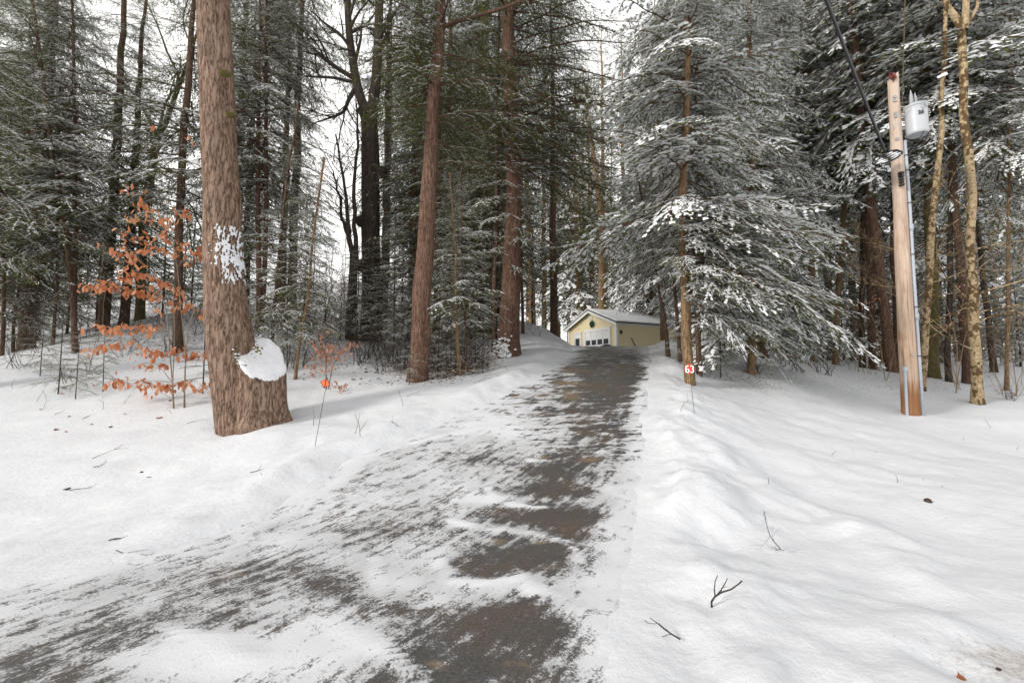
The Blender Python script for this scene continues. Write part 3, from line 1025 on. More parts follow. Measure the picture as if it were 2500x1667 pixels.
# the big pine with a cut second stem at its foot
def pine():
    P, r = trunk_line([(600, 1045, 136), (584, 990, 124), (580, 950, 122), (573, 870, 122), (560, 780, 116), (552, 700, 106), (546, 600, 99), (540, 450, 96), (534, 300, 93), (527, 150, 90), (521, 0, 87), (514, -200, 80)], 9.0)
    base = P[0].copy(); base[2] = gz(base[0], base[1])
    t = thing('pine_tree', base, 'massive brown pine leaning beside a sawn-off twin stem capped with snow', 'tree')
    P[0][2] = base[2] - .3
    d = (P[-1] - P[-2]); d /= d[2]
    P = np.concatenate([P, [P[-1] + d * 8, P[-1] + d * 17]]); r = np.concatenate([r, [.24, .03]])
    Pl = P - base
    m = stem_mesh(Pl, r, 72, .09, .006, 0., 4, .022)
    tr = m.build('trunk', M['bark_pine'], t, True)
    # old branch scars with moss
    for (u, v, rr) in ((548, 178, .11), (563, 280, .09)):
        ms = MB()
        p = at(u, v, 8.60) - base
        nn = 16; aa = np.arange(nn) * 2 * PI / nn
        rows_ = [(1.25, .06), (1., .0), (.75, -.05), (.5, -.035), (.25, -.06), (.02, -.05)]
        Vr = np.concatenate([np.stack([np.cos(aa) * rr * k_ * (1 + .3 * vnoise(aa * 3, aa * 0 + k_ * 3, 3)), np.full(nn, y_) + .02 * vnoise(aa * 5, aa * 0 + k_ * 5, 8), np.sin(aa) * rr * .42 * k_], -1) for k_, y_ in rows_]) + p
        ii = np.arange(len(rows_) - 1)[:, None] * nn; jj = np.arange(nn)[None]
        ms.add(Vr, np.stack([ii + jj, ii + (jj + 1) % nn, ii + nn + (jj + 1) % nn, ii + nn + jj], -1).reshape(-1, 4))
        ms.build('branch_scar', M['bark_moss'], t, True)
    # the sawn stem: a cylinder cut on a slant, bark ridges, standing against the trunk
    n = 84
    c0 = at(634, 1047, 8.95) - base
    cx, cy = c0[0], c0[1]
    a = np.arange(n) * 2 * PI / n
    ra = .45 * (1 + .05 * np.sin(a * 3 + 1) + .03 * np.sin(a * 7))
    rid = .02 * (vnoise(a * 15, a * 0, 3))
    rows = 26
    ex, ey = np.cos(a) * ra, np.sin(a) * ra * .86
    cut = np.minimum(1.38 - .75 * ex + .9 * ey, 1.75)
    V = []
    for k in range(rows):
        f = k / (rows - 1)
        zz = -.35 + f * (cut + .35)
        fl = 1 + .24 * np.exp(-np.maximum(zz, 0) / .22) * (1.5 + .6 * np.sin(a * 4))
        rd = 1 + .055 * vnoise(a * 14 + .8 * vnoise(zz * 2, a * 2, 5), zz * 2.2, 8) + .02 * vnoise(a * 30, zz * 8, 9)
        V.append(np.stack([cx + ex * fl * rd - .05 * f, cy + ey * fl * rd, zz], -1))
    V = np.concatenate(V)
    i = np.arange(rows - 1)[:, None] * n
    j = np.arange(n)[None]; j2 = (j + 1) % n
    F = [np.stack([i + j, i + j2, i + n + j2, i + n + j], -1).reshape(-1, 4)]
    sm = MB().add(V, F)
    st = sm.build('cut_stem', M['bark_pine'], t, True)
    # snow lying on the slanting cut, thick and rounded
    top = np.stack([cx + ex - .05, cy + ey, cut], -1)
    cen = top.mean(0)
    Vs = []
    prof = [(1.0, -.03), (1.015, -.005), (1.01, .02), (.975, .038), (.9, .048), (.7, .055), (.45, .058), (.2, .06), (.02, .06)]
    for s_, h in prof:
        jj = 1 + (.06 * vnoise(a * 4, a * 0 + 2, 12) + .05 * vnoise(a * 11, a * 0, 14)) * max(0, (s_ - .4) / .6)
        q = cen + (top - cen) * (s_ * jj)[:, None]
        q[:, 2] += h + .03 * vnoise(q[:, 0] * 6, q[:, 1] * 6, 15)
        Vs.append(q)
    Vs = np.concatenate(Vs)
    k = len(prof)
    i = np.arange(k - 1)[:, None] * n
    F = [np.stack([i + j, i + j2, i + n + j2, i + n + j], -1).reshape(-1, 4), (np.arange(n) + (k - 1) * n)[None]]
    capm = MB().add(Vs, F)
    for k in range(130):          # crumbs caught in the bark round the rim
        w_ = rnd.gauss(3.0, .75); i_ = int((w_ % (2 * PI)) / (2 * PI) * n) % n
        q = top[i_] + (top[i_] - cen) * rnd.uniform(-.25, .04); q[2] += rnd.gauss(.03, .09)
        q[1] -= rnd.uniform(0, .05)
        s_ = rnd.uniform(.008, .035)
        capm.lathe([(.002, -s_ * .5), (s_, -.1 * s_), (s_ * .7, s_ * .5), (.002, s_ * .7)], 6, 0, Matrix.Translation(q))
    cap = capm.build('snow_cap', M['old_snow'], st, True)
    # mossy bits poking out of the snow at the join
    mm = MB()
    for k in range(60):
        u, v = rnd.gauss(625, 9), rnd.gauss(850, 9)
        if rnd.random() < .4: u, v = rnd.uniform(575, 600), rnd.uniform(830, 900)
        p = at(u, v, 8.62) - base
        s = rnd.uniform(.012, .04)
        mm.box(p, (s, s, s * .6), 0, Matrix.Rotation(rnd.uniform(0, 3), 3, (rnd.random(), rnd.random(), 1)))
    tag(mm.build('moss', M['bark_moss'], t), kind='stuff')
    # snow blown onto the bark
    sp = MB()
    ph = np.linspace(0, 1, 60)
    nv, nu = 110, 70
    vv = np.linspace(553, 700, nv); 
    Vp, ok = [], []
    for v in vv:
        cu = np.interp(v, [553, 620, 700], [545, 553, 572])
        for k in range(nu):
            u = cu - 46 + 92 * k / (nu - 1)
            f1_ = float(fbm(np.array([u * .06]), np.array([v * .035]), 5, 3)[0]) + 1.25 * float(fbm(np.array([u * .35]), np.array([v * .13]), 8, 3)[0])
            dx, dy = (u - cu) / 38, (v - 625) / 68
            ok.append(1.0 - (dx * dx + dy * dy) + f1_ * 1.9 > .42)
            Vp.append((u, v))
    Ps = trunk_line([(547, 780, 116), (546, 600, 99), (540, 450, 96)], 9.0)
    Q = []
    for (u, v) in Vp:
        uc = np.interp(v, [450, 600, 700, 780], [540, 546, 552, 560])
        wd = np.interp(v, [450, 600, 700, 780], [96, 99, 106, 116])
        pc = at(uc, v, 9.0)
        rr = wd / 2 / FPX * 9.0 / math.sqrt(1 + ((uc - 1250) / FPX) ** 2)
        # walk round the trunk: centre of the visible side faces the camera
        s_ = np.clip((u - uc) / (wd / 2), -.97, .97)
        tocam = -pc[:2] / np.linalg.norm(pc[:2])
        perp = np.array((-tocam[1], tocam[0]))
        rad = rr * 1.035
        q = pc[:2] + tocam * rad * math.sqrt(1 - s_ * s_) + perp * rad * s_
        Q.append((q[0], q[1], pc[2]))
    Q = np.array(Q) - base
    Q += np.stack([fbm(Q[:, 0] * 22, Q[:, 2] * 22, 3, 3) * .012] * 3, -1)
    okg = np.array(ok).reshape(nv, nu)
    gf = grid_faces(nu, nv)
    keep = np.array([ok[f[0]] and ok[f[1]] and ok[f[2]] and ok[f[3]] for f in gf])
    o = build('snow_patch', Q, [gf[keep]], M['old_snow'], t)
    so_ = o.modifiers.new('thick', 'SOLIDIFY'); so_.thickness = .01; so_.offset = 0
    crown_for(t, Pl, 'tall_a', 8.0, .95)
    return t


pine()
# left woods
t, P, r = named_tree('hemlock_tree', [(437, 840, 27), (436, 700, 23), (440, 500, 22), (450, 300, 20), (462, 150, 17), (470, 40, 14)], 14.5, 'bark_hem', 'dark straight hemlock standing just behind the orange-leaved sapling', seed=3, top=18, snags=26)
crown_for(t, P, 'tall_b', .6, .9)
t, P, r = named_tree('hemlock_tree', [(189, 838, 17), (172, 650, 14), (150, 500, 13), (128, 350, 12), (106, 200, 10)], 14, 'bark_hem', 'slender dark hemlock leaning away from the road, foot shared with a straighter one', seed=5, top=15, snags=24)
crown_for(t, P, 'tall_b', 0, .8)
t, P, r = named_tree('hemlock_tree', [(181, 815, 16), (184, 650, 13), (186, 450, 12), (184, 250, 10), (178, 50, 8)], 14.6, 'bark_hem', 'slender upright hemlock rising from the same spot as a leaning one', seed=6, top=14.5, snags=24)
crown_for(t, P, 'tall_c', 0, .8)
t, P, r = named_tree('hemlock_tree', [(10, 850, 13), (8, 700, 12), (3, 500, 10), (-3, 300, 9)], 14.5, 'bark_hem', 'thin dark hemlock at the very edge of the view, in the deepest shade', seed=7, top=13, snags=14)
crown_for(t, P, 'tall_b', 0, .75)
t, P, r = named_tree('hemlock_tree', [(130, 820, 10), (138, 700, 9), (140, 600, 8), (143, 450, 7)], 15, 'bark_hem', 'very thin dead-branched hemlock pole beside the two-stemmed pair', seed=8, top=9, snags=18)
crown_for(t, P, 'young_a', 2.2, 1.)


def fork_extra(m, P, r):
    rg = np.random.default_rng(5)
    top = P[-1]
    for dx, L, rr in ((-.5, 5, .10), (.35, 5.5, .13), (.05, 4, .08)):
        branching(m, rg, top, (dx, .1, .9), L, rr, 3, 7, .3, .1, (3, 6), (25, 55))
    for f, dx in ((.72, -.9), (.8, .9), (.9, -.8)):
        i = P[0] + (P[-1] - P[0]) * f
        branching(m, rg, i, (dx, .1, .35), 3.2, .06, 3, 6, .3, .1, (3, 5), (25, 50))


named_tree('maple_tree', [(343, 772, 26), (345, 650, 26), (355, 500, 24), (372, 400, 22), (385, 330, 20)], 21, 'bark_moss', 'grey bare forked tree behind the orange sapling', seed=9, extra=fork_extra)
for k, pix in enumerate(([(633, 778, 17), (631, 650, 13), (629, 400, 11), (632, 200, 9), (634, 0, 7)], [(640, 775, 16), (646, 640, 12), (650, 500, 11), (649, 300, 10), (652, 0, 7)])):
    t, P, r = named_tree('hemlock_tree', pix, 16.5 + .2 * k, 'bark_red', ['thin reddish twin hemlock just clear of the big pine, the straighter one', 'thin reddish twin hemlock just clear of the big pine, the one bowed at its foot'][k], seed=11 + k, top=19, snags=16)
    crown_for(t, P, ('tall_a', 'tall_c')[k], 1., .85)


# the dark old forked tree on the skyline
def dark_extra(m, P, r):
    rg = np.random.default_rng(8)
    base = np.array(dark_base)
    Yd_ = 19.5

    def limb(pix, w0, w1, kids=5, depth=2):
        Q = np.array([at(u, v, Yd_ + dy) for u, v, dy in pix]) - base
        t_ = np.linspace(0, 1, len(Q)); ti = np.linspace(0, 1, 16)
        Qi = np.stack([np.interp(ti, t_, Q[:, j]) for j in range(3)], -1)
        for _ in range(2): Qi[1:-1] = Qi[1:-1] * .5 + (Qi[2:] + Qi[:-2]) * .25
        rad = np.linspace(w0, w1, 16) / 2 / FPX * Yd_
        m.tube(Qi, rad, 8, 0, False)
        for _ in range(kids):
            i = rg.integers(5, 16)
            dd = Qi[min(i + 1, 15)] - Qi[max(i - 1, 0)]; dd /= np.linalg.norm(dd)
            dd = dd + rg.normal(0, .55, 3)
            branching(m, rg, Qi[i], dd, rg.uniform(1, 2.4), max(rad[i] * .5, .018), depth, 5, .35, .05, (2, 5), (25, 55), 0, .006)
    limb([(893, 275, 0), (872, 215, 0), (858, 130, .3), (850, 60, .6), (842, -150, 1)], 25, 16, 9)
    limb([(908, 280, 0), (920, 180, 0), (925, 60, .2), (930, -200, .5)], 29, 20, 6)
    limb([(862, 190, 0), (820, 165, -.2), (775, 130, -.4), (735, 95, -.6), (712, 70, -.8)], 13, 6, 11, 3)
    limb([(858, 200, 0), (815, 190, .2), (770, 188, .4), (745, 186, .6)], 9, 4, 10)
    limb([(865, 220, 0), (850, 245, -.2), (840, 275, -.4), (815, 285, -.6), (780, 297, -.8)], 12, 3, 13, 3)
    for (u, v, s) in ((884, 540, .30), (884, 648, .32), (930, 420, .3), (893, 272, .36)):      # burls
        q = at(u, v, 19.4) - base
        m.lathe([(.02, -s), (s * .7, -s * .7), (s, 0), (s * .75, s * .6), (.02, s * .9)], 10, 0, Matrix.Translation(q))


dark_base = at(905, 833, 19.5); dark_base[2] = gz(dark_base[0], dark_base[1])
t, P, r = named_tree('oak_tree', [(905, 833, 54), (908, 700, 49), (903, 560, 47), (906, 430, 46), (902, 330, 44), (899, 262, 40)], 19.5, 'bark_dark', 'dark thick forked trunk with burls against the open sky', n=28, seed=14, extra=dark_extra, flare=.4, ridge=.035)


def clump_extra(m, P, r):
    rg = np.random.default_rng(9)
    b = P[0] + np.array((0, 0, 2.2))
    for (pix, wd) in (([(862, 640), (850, 560), (845, 470), (820, 330)], 15), ([(868, 640), (866, 540), (864, 430), (874, 330), (868, 250)], 13), ([(858, 600), (838, 540), (826, 470), (812, 420)], 10)):
        Q = np.array([at(u, v, 18.5) for u, v in pix]) - np.array(clump_base)
        ti = np.linspace(0, len(Q) - 1, 14)
        Qi = np.stack([np.interp(ti, np.arange(len(Q)), Q[:, j]) for j in range(3)], -1)
        Qi += rg.normal(0, .03, Qi.shape)
        m.tube(Qi, np.linspace(wd, 4, 14) / 2 / FPX * 18.5, 6, 0, False)
        for _ in range(16):
            i = rg.integers(3, 14)
            az = rg.uniform(0, 6.28)
            branching(m, rg, Qi[i], (math.cos(az), math.sin(az) * .5, rg.uniform(.2, 1)), rg.uniform(.8, 2.), .02, 2, 5, .4, .1, (2, 4), (25, 55), 0, .006)


clump_base = at(860, 832, 18.5); clump_base[2] = gz(clump_base[0], clump_base[1])
named_tree('bare_tree', [(860, 832, 30), (858, 760, 26), (862, 690, 22), (862, 640, 20)], 18.5, 'bark_dark', 'leafless crooked several-stemmed tree growing against the dark forked trunk', seed=15, extra=clump_extra)


def red_extra(m, P, r):
    rg = np.random.default_rng(18)
    b = np.array(red_base)
    Q = np.array([at(u, v, y) for u, v, y in ((1077, 68, 11.8), (1120, 52, 11.5), (1170, 38, 11.2), (1215, 25, 11), (1260, 8, 10.8), (1330, -30, 10.6))]) - b
    m.tube(Q, np.array((12, 10, 9, 8, 7, 5)) / 2 / FPX * 11.5, 7, 0, False)
    for i in range(26):       # stubs
        f = rg.uniform(.3, 1)
        zz = f * 9
        c = np.array([np.interp(zz, P[:, 2], P[:, j]) for j in range(3)])
        az = rg.uniform(3.2, 6.2)
        branching(m, rg, c, (math.cos(az), math.sin(az), rg.uniform(-.4, .1)), rg.uniform(.2, .5), .016, 0)


red_base = at(1018, 928, 11.8); red_base[2] = gz(red_base[0], red_base[1])
t, P, r = named_tree('hemlock_tree', [(1018, 928, 53), (1026, 850, 48), (1033, 700, 45), (1040, 560, 41), (1047, 400, 36), (1060, 220, 31), (1074, 60, 26), (1080, -60, 24)], 11.8, 'bark_red', 'tall red-brown trunk with branch stubs standing alone near the driveway bend', n=40, seed=17, ridge=.014, top=20, extra=red_extra, flare=.1)
long_crown(t, P, 71, [(BS_long, 26, 5.6, 9, -40, 80, 1.6, 3.6), (BS_fined, 24, 6.2, 10.5, 100, 260, 1.2, 2.6), (BS_light, 70, 8.5, 19, 0, 360, 1.2, 3.4)])
t, P, r = named_tree('hemlock_tree', [(1240, 872, 66), (1243, 810, 51), (1247, 700, 46), (1252, 550, 41), (1252, 400, 37), (1245, 200, 33), (1240, 0, 29)], 15, 'bark_red', 'thick dark-red trunk on the bank with snow packed on its roots', n=40, seed=19, ridge=.02, top=23, flare=.3, snags=16)
long_crown(t, P, 72, [(BS_long, 40, 6.0, 13, -65, 35, 2.4, 4.8), (BS_finel, 26, 5.0, 12, 40, 180, 1.6, 3.2), (BS_fined, 24, 5.6, 12, 150, 290, 1.5, 3.0), (BS_light, 70, 12, 22, 0, 360, 1.2, 3.6)])
tb = t
ms = MB()
rg = np.random.default_rng(3)
for k in range(150):
    q = at(rg.normal(1226, 11), 872 - abs(rg.normal(0, 20)), 14.35 + rg.uniform(0, .1)) - np.array(t.location)
    s = rg.uniform(.015, .055)
    ms.lathe([(.01, -s * .5), (s, -.1 * s), (s * .7, s * .6), (.01, s * .8)], 7, 0, Matrix.Translation(q))
tag(ms.build('snow_patch', M['snow'], t, True), kind='stuff')
t, P, r = named_tree('hemlock_tree', [(1180, 790, 36), (1180, 650, 33), (1178, 500, 31), (1180, 300, 28), (1182, 0, 24)], 20, 'bark_moss', 'greenish lichen-covered trunk half hidden behind the dark-red one', n=16, seed=20, top=24, snags=12)
crown_for(t, P, 'tall_c', 3, 1.1)
t, P, r = named_tree('hemlock_tree', [(1207, 850, 15), (1208, 700, 13), (1212, 560, 11), (1215, 300, 9)], 15.6, 'bark_hem', 'slim dark hemlock pole touching the thick dark-red trunk', seed=22, top=14, snags=14)
crown_for(t, P, 'tall_b', 0, .72)
for (pix, Yb, mt, lab, top, cr, z, sc) in (
        ([(1122, 918, 11), (1117, 840, 9), (1113, 740, 8), (1112, 640, 7), (1104, 520, 5)], 12.3, 'bark_tan', 'young reddish-stemmed hemlock beside the tall red-brown trunk', 5.6, 'young_a', 1.0, .8),
        ([(1138, 905, 7), (1135, 820, 6), (1132, 700, 5)], 13, 'bark_hem', 'thin young hemlock between the red-brown trunk and the thick dark-red one', 6, 'young_b', .8, .9),
        ([(1278, 805, 8), (1275, 700, 7), (1270, 600, 6), (1268, 450, 5)], 18.5, 'bark_hem', 'thin sapling on the crest of the bank next to the thick dark-red trunk', 9, 'young_a', 2., 1.2),
        ([(720, 922, 9), (730, 860, 8), (742, 780, 7), (752, 700, 6)], 12, 'bark_tan', 'leaning young hemlock stem behind the snow-capped stump', 6, 'young_a', .6, .85),
        ([(665, 880, 9), (668, 800, 8), (680, 600, 7), (700, 450, 6)], 13.6, 'bark_hem', 'young snow-dusted hemlock growing close behind the snow-capped stump', 8, 'young_b', .3, 1.15)):
    t, P, r = named_tree('young_hemlock', pix, Yb, mt, lab, seed=int(pix[0][0]) % 50, top=top, n=9)
    crown_for(t, P, cr, z, sc)

# right-hand woods
RT = [
    ([(2178, 905, 30), (2160, 760, 29), (2140, 600, 27), (2125, 480, 25), (2105, 300, 22), (2085, 100, 19), (2070, -60, 17)], 17.5, 'bark_red', 'thick reddish trunk leaning towards the driveway just behind the utility pole', 'snow_b', 3.0, 1.05, 22),
    ([(2190, 900, 20), (2188, 780, 18), (2183, 650, 17), (2180, 450, 16), (2172, 200, 14)], 18.2, 'bark_hem', 'straight dark trunk standing in line behind the utility pole', 'farsnow_b', 3, 1., 22),
    ([(2131, 893, 21), (2128, 800, 20), (2124, 680, 19), (2118, 500, 17), (2110, 300, 15)], 18.6, 'bark_hem', 'dark trunk in the gap between the utility pole and the drooping snowy boughs', 'farsnow_a', 4, 1., 22),
    ([(2104, 890, 17), (2104, 780, 16), (2106, 680, 14), (2108, 500, 12)], 19.2, 'bark_dark', 'blackish slim trunk in the gap beside the drooping snowy boughs', 'farsnow_b', 3, .9, 20),
    ([(2312, 925, 18), (2316, 800, 17), (2320, 650, 16), (2322, 520, 15)], 16, 'bark_dark', 'blackish trunk between the two yellow lichened birches', 'snow_b', 3, .9, 19),
    ([(2363, 935, 27), (2358, 850, 27), (2350, 740, 26), (2340, 600, 22)], 15.8, 'bark_hem', 'stout dark trunk right behind the forked yellow birch', 'farsnow_b', 3, 1, 20),
    ([(2458, 952, 13), (2460, 800, 11), (2462, 600, 9), (2464, 400, 8)], 14.8, 'bark_tan', 'slim tan hemlock beyond the forked yellow birch at the edge of the woods', 'snow_b', 3, .7, 15),
    ([(2275, 905, 34), (2278, 740, 32), (2275, 600, 30), (2270, 460, 28), (2268, 300, 26)], 16.6, 'bark_moss', 'mossy greenish trunk directly behind the slim yellow birch', 'farsnow_b', 4, 1.05, 22),
    ([(1985, 870, 17), (1983, 760, 17), (1982, 600, 16), (1980, 400, 15), (1975, 200, 13)], 20, 'bark_tan', 'brown trunk rising straight out of the snowy boughs beside the driveway tree', 'farsnow_a', 4, 1.05, 23),
    ([(2040, 880, 16), (2046, 720, 15), (2054, 600, 14), (2060, 480, 12)], 19.5, 'bark_tan', 'brown trunk tilting towards the utility pole above the drooping boughs', 'farsnow_b', 4, 1., 21),
    ([(1895, 840, 13), (1895, 600, 12), (1893, 400, 12), (1890, 200, 10)], 22, 'bark_tan', 'far tan trunk seen through the top of the snowiest hemlock', 'farsnow_a', 5, 1., 23),
    ([(2430, 930, 20), (2415, 800, 18), (2400, 680, 16)], 17.5, 'bark_dark', 'dark trunk leaning behind the forked yellow birch', 'farsnow_a', 3, .95, 18),
    ([(1468, 790, 22), (1470, 680, 20), (1472, 560, 16), (1452, 400, 12)], 38, 'bark_tan', 'pale tan trunk rising behind the garage roof', 'green_a', 3, 1.2, 26),
    ([(1300, 800, 18), (1297, 660, 17), (1290, 540, 15)], 43, 'bark_tan', 'pale trunk behind the crest of the driveway bank', 'far_b', 5, 1.1, 24),
]
for k, (pix, Yb, mt, lab, cr, z, sc, top) in enumerate(RT):
    t, P, r = named_tree('hemlock_tree', pix, Yb, mt, lab, seed=30 + k, top=top, n=18, snags=30)
    crown_for(t, P, cr, z, sc)


def birch_a(m, P, r):
    rg = np.random.default_rng(31)
    for zz, az, L in ((1.6, .1, 2.6), (2.6, 3.3, 2.8), (3.4, .4, 3.), (4.2, 3.0, 2.4), (5, .6, 2.6), (2.1, -.4, 2.2), (3.0, 2.6, 2)):
        c = np.array([np.interp(zz, P[:, 2], P[:, j]) for j in range(3)])
        branching(m, rg, c, (math.cos(az), math.sin(az) - .2, .35), L, .022, 3, 5, .25, .05, (3, 5), (25, 50), 0, .004)


def birch_b(m, P, r):
    rg = np.random.default_rng(33)
    top = P[-1]
    b = np.array(bb)
    for pix, w0, w1 in (([(2352, 75), (2330, 40), (2312, 15), (2296, -40), (2280, -160)], 24, 14), ([(2354, 75), (2358, 20), (2362, -120)], 24, 16), ([(2362, 60), (2385, 20), (2400, -60)], 12, 8)):
        Q = np.array([at(u, v, 13) for u, v in pix]) - b
        m.tube(Q, np.linspace(w0, w1, len(Q)) / 2 / FPX * 13 / 1.4, 9, 0, False)
        for _ in range(4):
            branching(m, rg, Q[-1], (rg.normal(0, .5), rg.normal(0, .5), 1), 3., .04, 3, 5, .25, .1, (3, 5), (25, 50), 0, .005)
    for zz, az, L in ((1.5, 3.0, 2.2), (2.3, .3, 3.4), (2.9, 3.4, 2.8), (3.1, -.2, 3.2), (4.4, .2, 3), (5.6, 3.3, 2.6), (3.7, .7, 3.4), (2.6, -.6, 3.)):
        c = np.array([np.interp(zz, P[:, 2], P[:, j]) for j in range(3)])
        branching(m, rg, c, (math.cos(az), math.sin(az) - .15, .32), L, .024, 3, 5, .25, .08, (3, 5), (25, 50), 0, .004)


named_tree('birch_tree', [(2250, 955, 20), (2254, 850, 19), (2264, 700, 19), (2276, 540, 20), (2291, 400, 17), (2302, 230, 14), (2308, 60, 12), (2310, -60, 10)], 14.4, 'bark_birch', 'slim yellow lichen-mottled birch with bare twigs just past the utility pole', seed=50, n=22, extra=birch_a, top=13)
bb = at(2388, 985, 13); bb[2] = gz(bb[0], bb[1])
named_tree('birch_tree', [(2388, 985, 35), (2386, 900, 30), (2382, 800, 29), (2378, 740, 31), (2368, 640, 26), (2372, 520, 24), (2364, 380, 25), (2352, 200, 24), (2350, 75, 24)], 13, 'bark_birch', 'thicker yellow birch with brown mottling that forks near the top of the view', seed=51, n=30, extra=birch_b, wob=.014)

# the hemlock behind the number marker: long snow-laden boughs that droop
heroP = [(1686, 945, 27), (1680, 850, 25), (1672, 740, 24), (1668, 600, 22), (1668, 480, 20), (1674, 300, 18), (1680, 100, 15), (1684, -60, 13)]
t, P, r = named_tree('hemlock_tree', heroP, 11.2, 'bark_tan', 'tan-stemmed hemlock draped in snow-laden boughs behind the red number marker', seed=60, n=24, top=17, flare=.25)


def ax_of(P):
    return lambda h: np.array([np.interp(h, P[:, 2], P[:, j]) for j in range(3)])


ax = ax_of(P)
c = Crown(61)
rg = c.rng
# lower boughs sweep out and down, longest on the side away from the driveway
for k in range(64):
    h = rg.uniform(1.5, 4.6)
    az = R(rg.uniform(-75, 35))
    L = rg.uniform(1.6, 3.3) * (1.05 if abs(az) < .7 else .8)
    c.bough(BS_hero, ax(h), az, L, R(rg.uniform(-10, 14)), rg.uniform(.25, .6), R(rg.normal(0, 10)), rg.uniform(.3, .7))
for k in range(16):          # towards the driveway, greener
    h = rg.uniform(2.5, 4.6)
    az = R(rg.uniform(150, 260))
    c.bough(BS_finel if k % 2 else BS_fine, ax(h), az, rg.uniform(.7, 1.6), R(rg.uniform(-5, 12)), rg.uniform(.2, .4), R(rg.normal(0, 10)), rg.uniform(.55, .95))
for k in range(125):          # upper crown
    h = rg.uniform(4.2, 15.5)
    az = rg.uniform(0, 6.28)
    L = (1 - (h - 4) / 13) * rg.uniform(1.8, 3.5) + .3
    c.bough(BS_fine, ax(h), az, L, R(rg.uniform(-14, 10)), rg.uniform(.2, .4), R(rg.normal(0, 10)))
c.build('crown', t)
# its neighbour further in, the snowiest tree
t, P, r = named_tree('hemlock_tree', [(1835, 905, 20), (1835, 800, 18), (1835, 600, 17), (1832, 300, 15), (1830, 0, 12)], 13.8, 'bark_tan', 'snowiest hemlock, white boughs down to the ground between driveway tree and utility pole', seed=62, n=16, top=19)
ax = ax_of(P)
c = Crown(63); rg = c.rng
for k in range(150):
    f = (k + rg.random()) / 150
    h = 1.3 + 16.5 * f ** 1.15
    az = rg.uniform(0, 6.28)
    if math.sin(az) > .3 and rg.random() < .5: az = -az
    L = 2.9 * (1 - f) ** .7 * rg.uniform(.7, 1.15) + .25
    c.bough(BS_hero if h < 9 else BS_fine, ax(h), az, L, R(-8 + 16 * f + rg.normal(0, 6)), rg.uniform(.25, .5), R(rg.normal(0, 10)), rg.uniform(.3, .65))
c.build('crown', t)
# slim companions round the driveway tree
for (pix, Yb, lab, cr, z, sc) in (
        ([(1708, 912, 15), (1705, 800, 14), (1700, 650, 12), (1698, 400, 10)], 12.2, 'second slimmer stem close behind the number marker tree, on its wooded side', 'snow_a', 1.5, .6),
        ([(1660, 870, 11), (1655, 800, 10), (1645, 700, 8)], 13.6, 'slim stem behind the number marker tree, on its driveway side', 'young_s', 2.6, .8),
        ([(1632, 862, 12), (1626, 800, 9), (1616, 745, 7)], 14.6, 'thin stem nearest the garage, at the end of the driveway bank', 'young_a', 2.4, .8)):
    t, P, r = named_tree('young_hemlock', pix, Yb, 'bark_hem', lab, seed=int(pix[0][0]) % 40, top=9, n=10, snags=6)
    crown_for(t, P, cr, z, sc)
# ------------------------------------------------------------------ the woods behind
PLACES = [(120, 'in the dark woods past the slender two-stemmed pair'), (330, 'behind the bare forked tree and orange leaves'), (520, 'behind the big leaning pine'), (690, 'behind the thin reddish twin trunks'),
          (960, 'behind the dark forked skyline trunk'), (1120, 'behind the tall red-brown trunk'), (1290, 'behind the thick dark-red trunk'), (1500, 'beyond the garage'), (1760, 'behind the number marker tree'),
          (1960, 'behind the snowiest hemlock'), (2160, 'behind the utility pole'), (2320, 'behind the slim yellow birch'), (9999, 'beyond the forked yellow birch')]


def place_of(u):
    return next(p for lim, p in PLACES if u < lim)


FT = []


def bgtree(u, Yp, key, sc, trunk='trunk_hem'):
    adj = 'snow-laden' if 'snow' in key else 'yellow-green' if 'green' in key else 'dark'
    dist = 'distant' if Yp > 31 else 'tall'
    lab = f'{adj} {dist} evergreen {place_of(u)}'
    t = plant_tree('hemlock_tree' if 'green' not in key else 'pine_tree', u, Yp, key, trunk, lab, lab.replace('evergreen', 'evergreens'), sc)
    FT.append(t)


rg = random.Random(21)
for (u, Yp, k, s) in [(1065, 17.5, 'dense_b', .8), (1005, 20, 'dense_a', .9), (1140, 21, 'dense_b', 1.), (1215, 22, 'dense_a', .9), (70, 15.5, 'dense_a', .9), (300, 19.5, 'dense_b', .85), (590, 25.5, 'dense_a', .9), (-90, 19, 'dense_b', 1.)]:
    bgtree(u, Yp, k, s)
for (u, Yp, k, s) in [(1710, 20, 'snow_b', .95), (1590, 34, 'farsnow_a', 1.1)]:
    bgtree(u, Yp, k, s)
lightk = ['tall_a', 'tall_b', 'tall_c', 'far_a', 'far_b']
for (u, Yp, k) in [(-170, 11.5, 'tall_b'), (60, 17, 'tall_c'), (250, 19, 'tall_b'), (-250, 17, 'tall_b'), (10, 30, 'far_b'), 
                   (560, 21, 'tall_a'), (-150, 30, 'far_a'), (680, 19.5, 'tall_b'),
                   (1015, 21, 'tall_a'), (1090, 19, 'tall_b'), (1000, 44, 'far_a'), (1130, 46, 'far_b'),  (1160, 22.5, 'tall_c'), (1240, 48, 'far_a'), (940, 46, 'far_b'), (1190, 45, 'far_b')]:
    bgtree(u, Yp, k, (.95 if Yp < 24 else 1.15 if Yp < 33 else 1.35) * rg.uniform(.92, 1.1) * (.8 if 640 < u < 700 else 1))
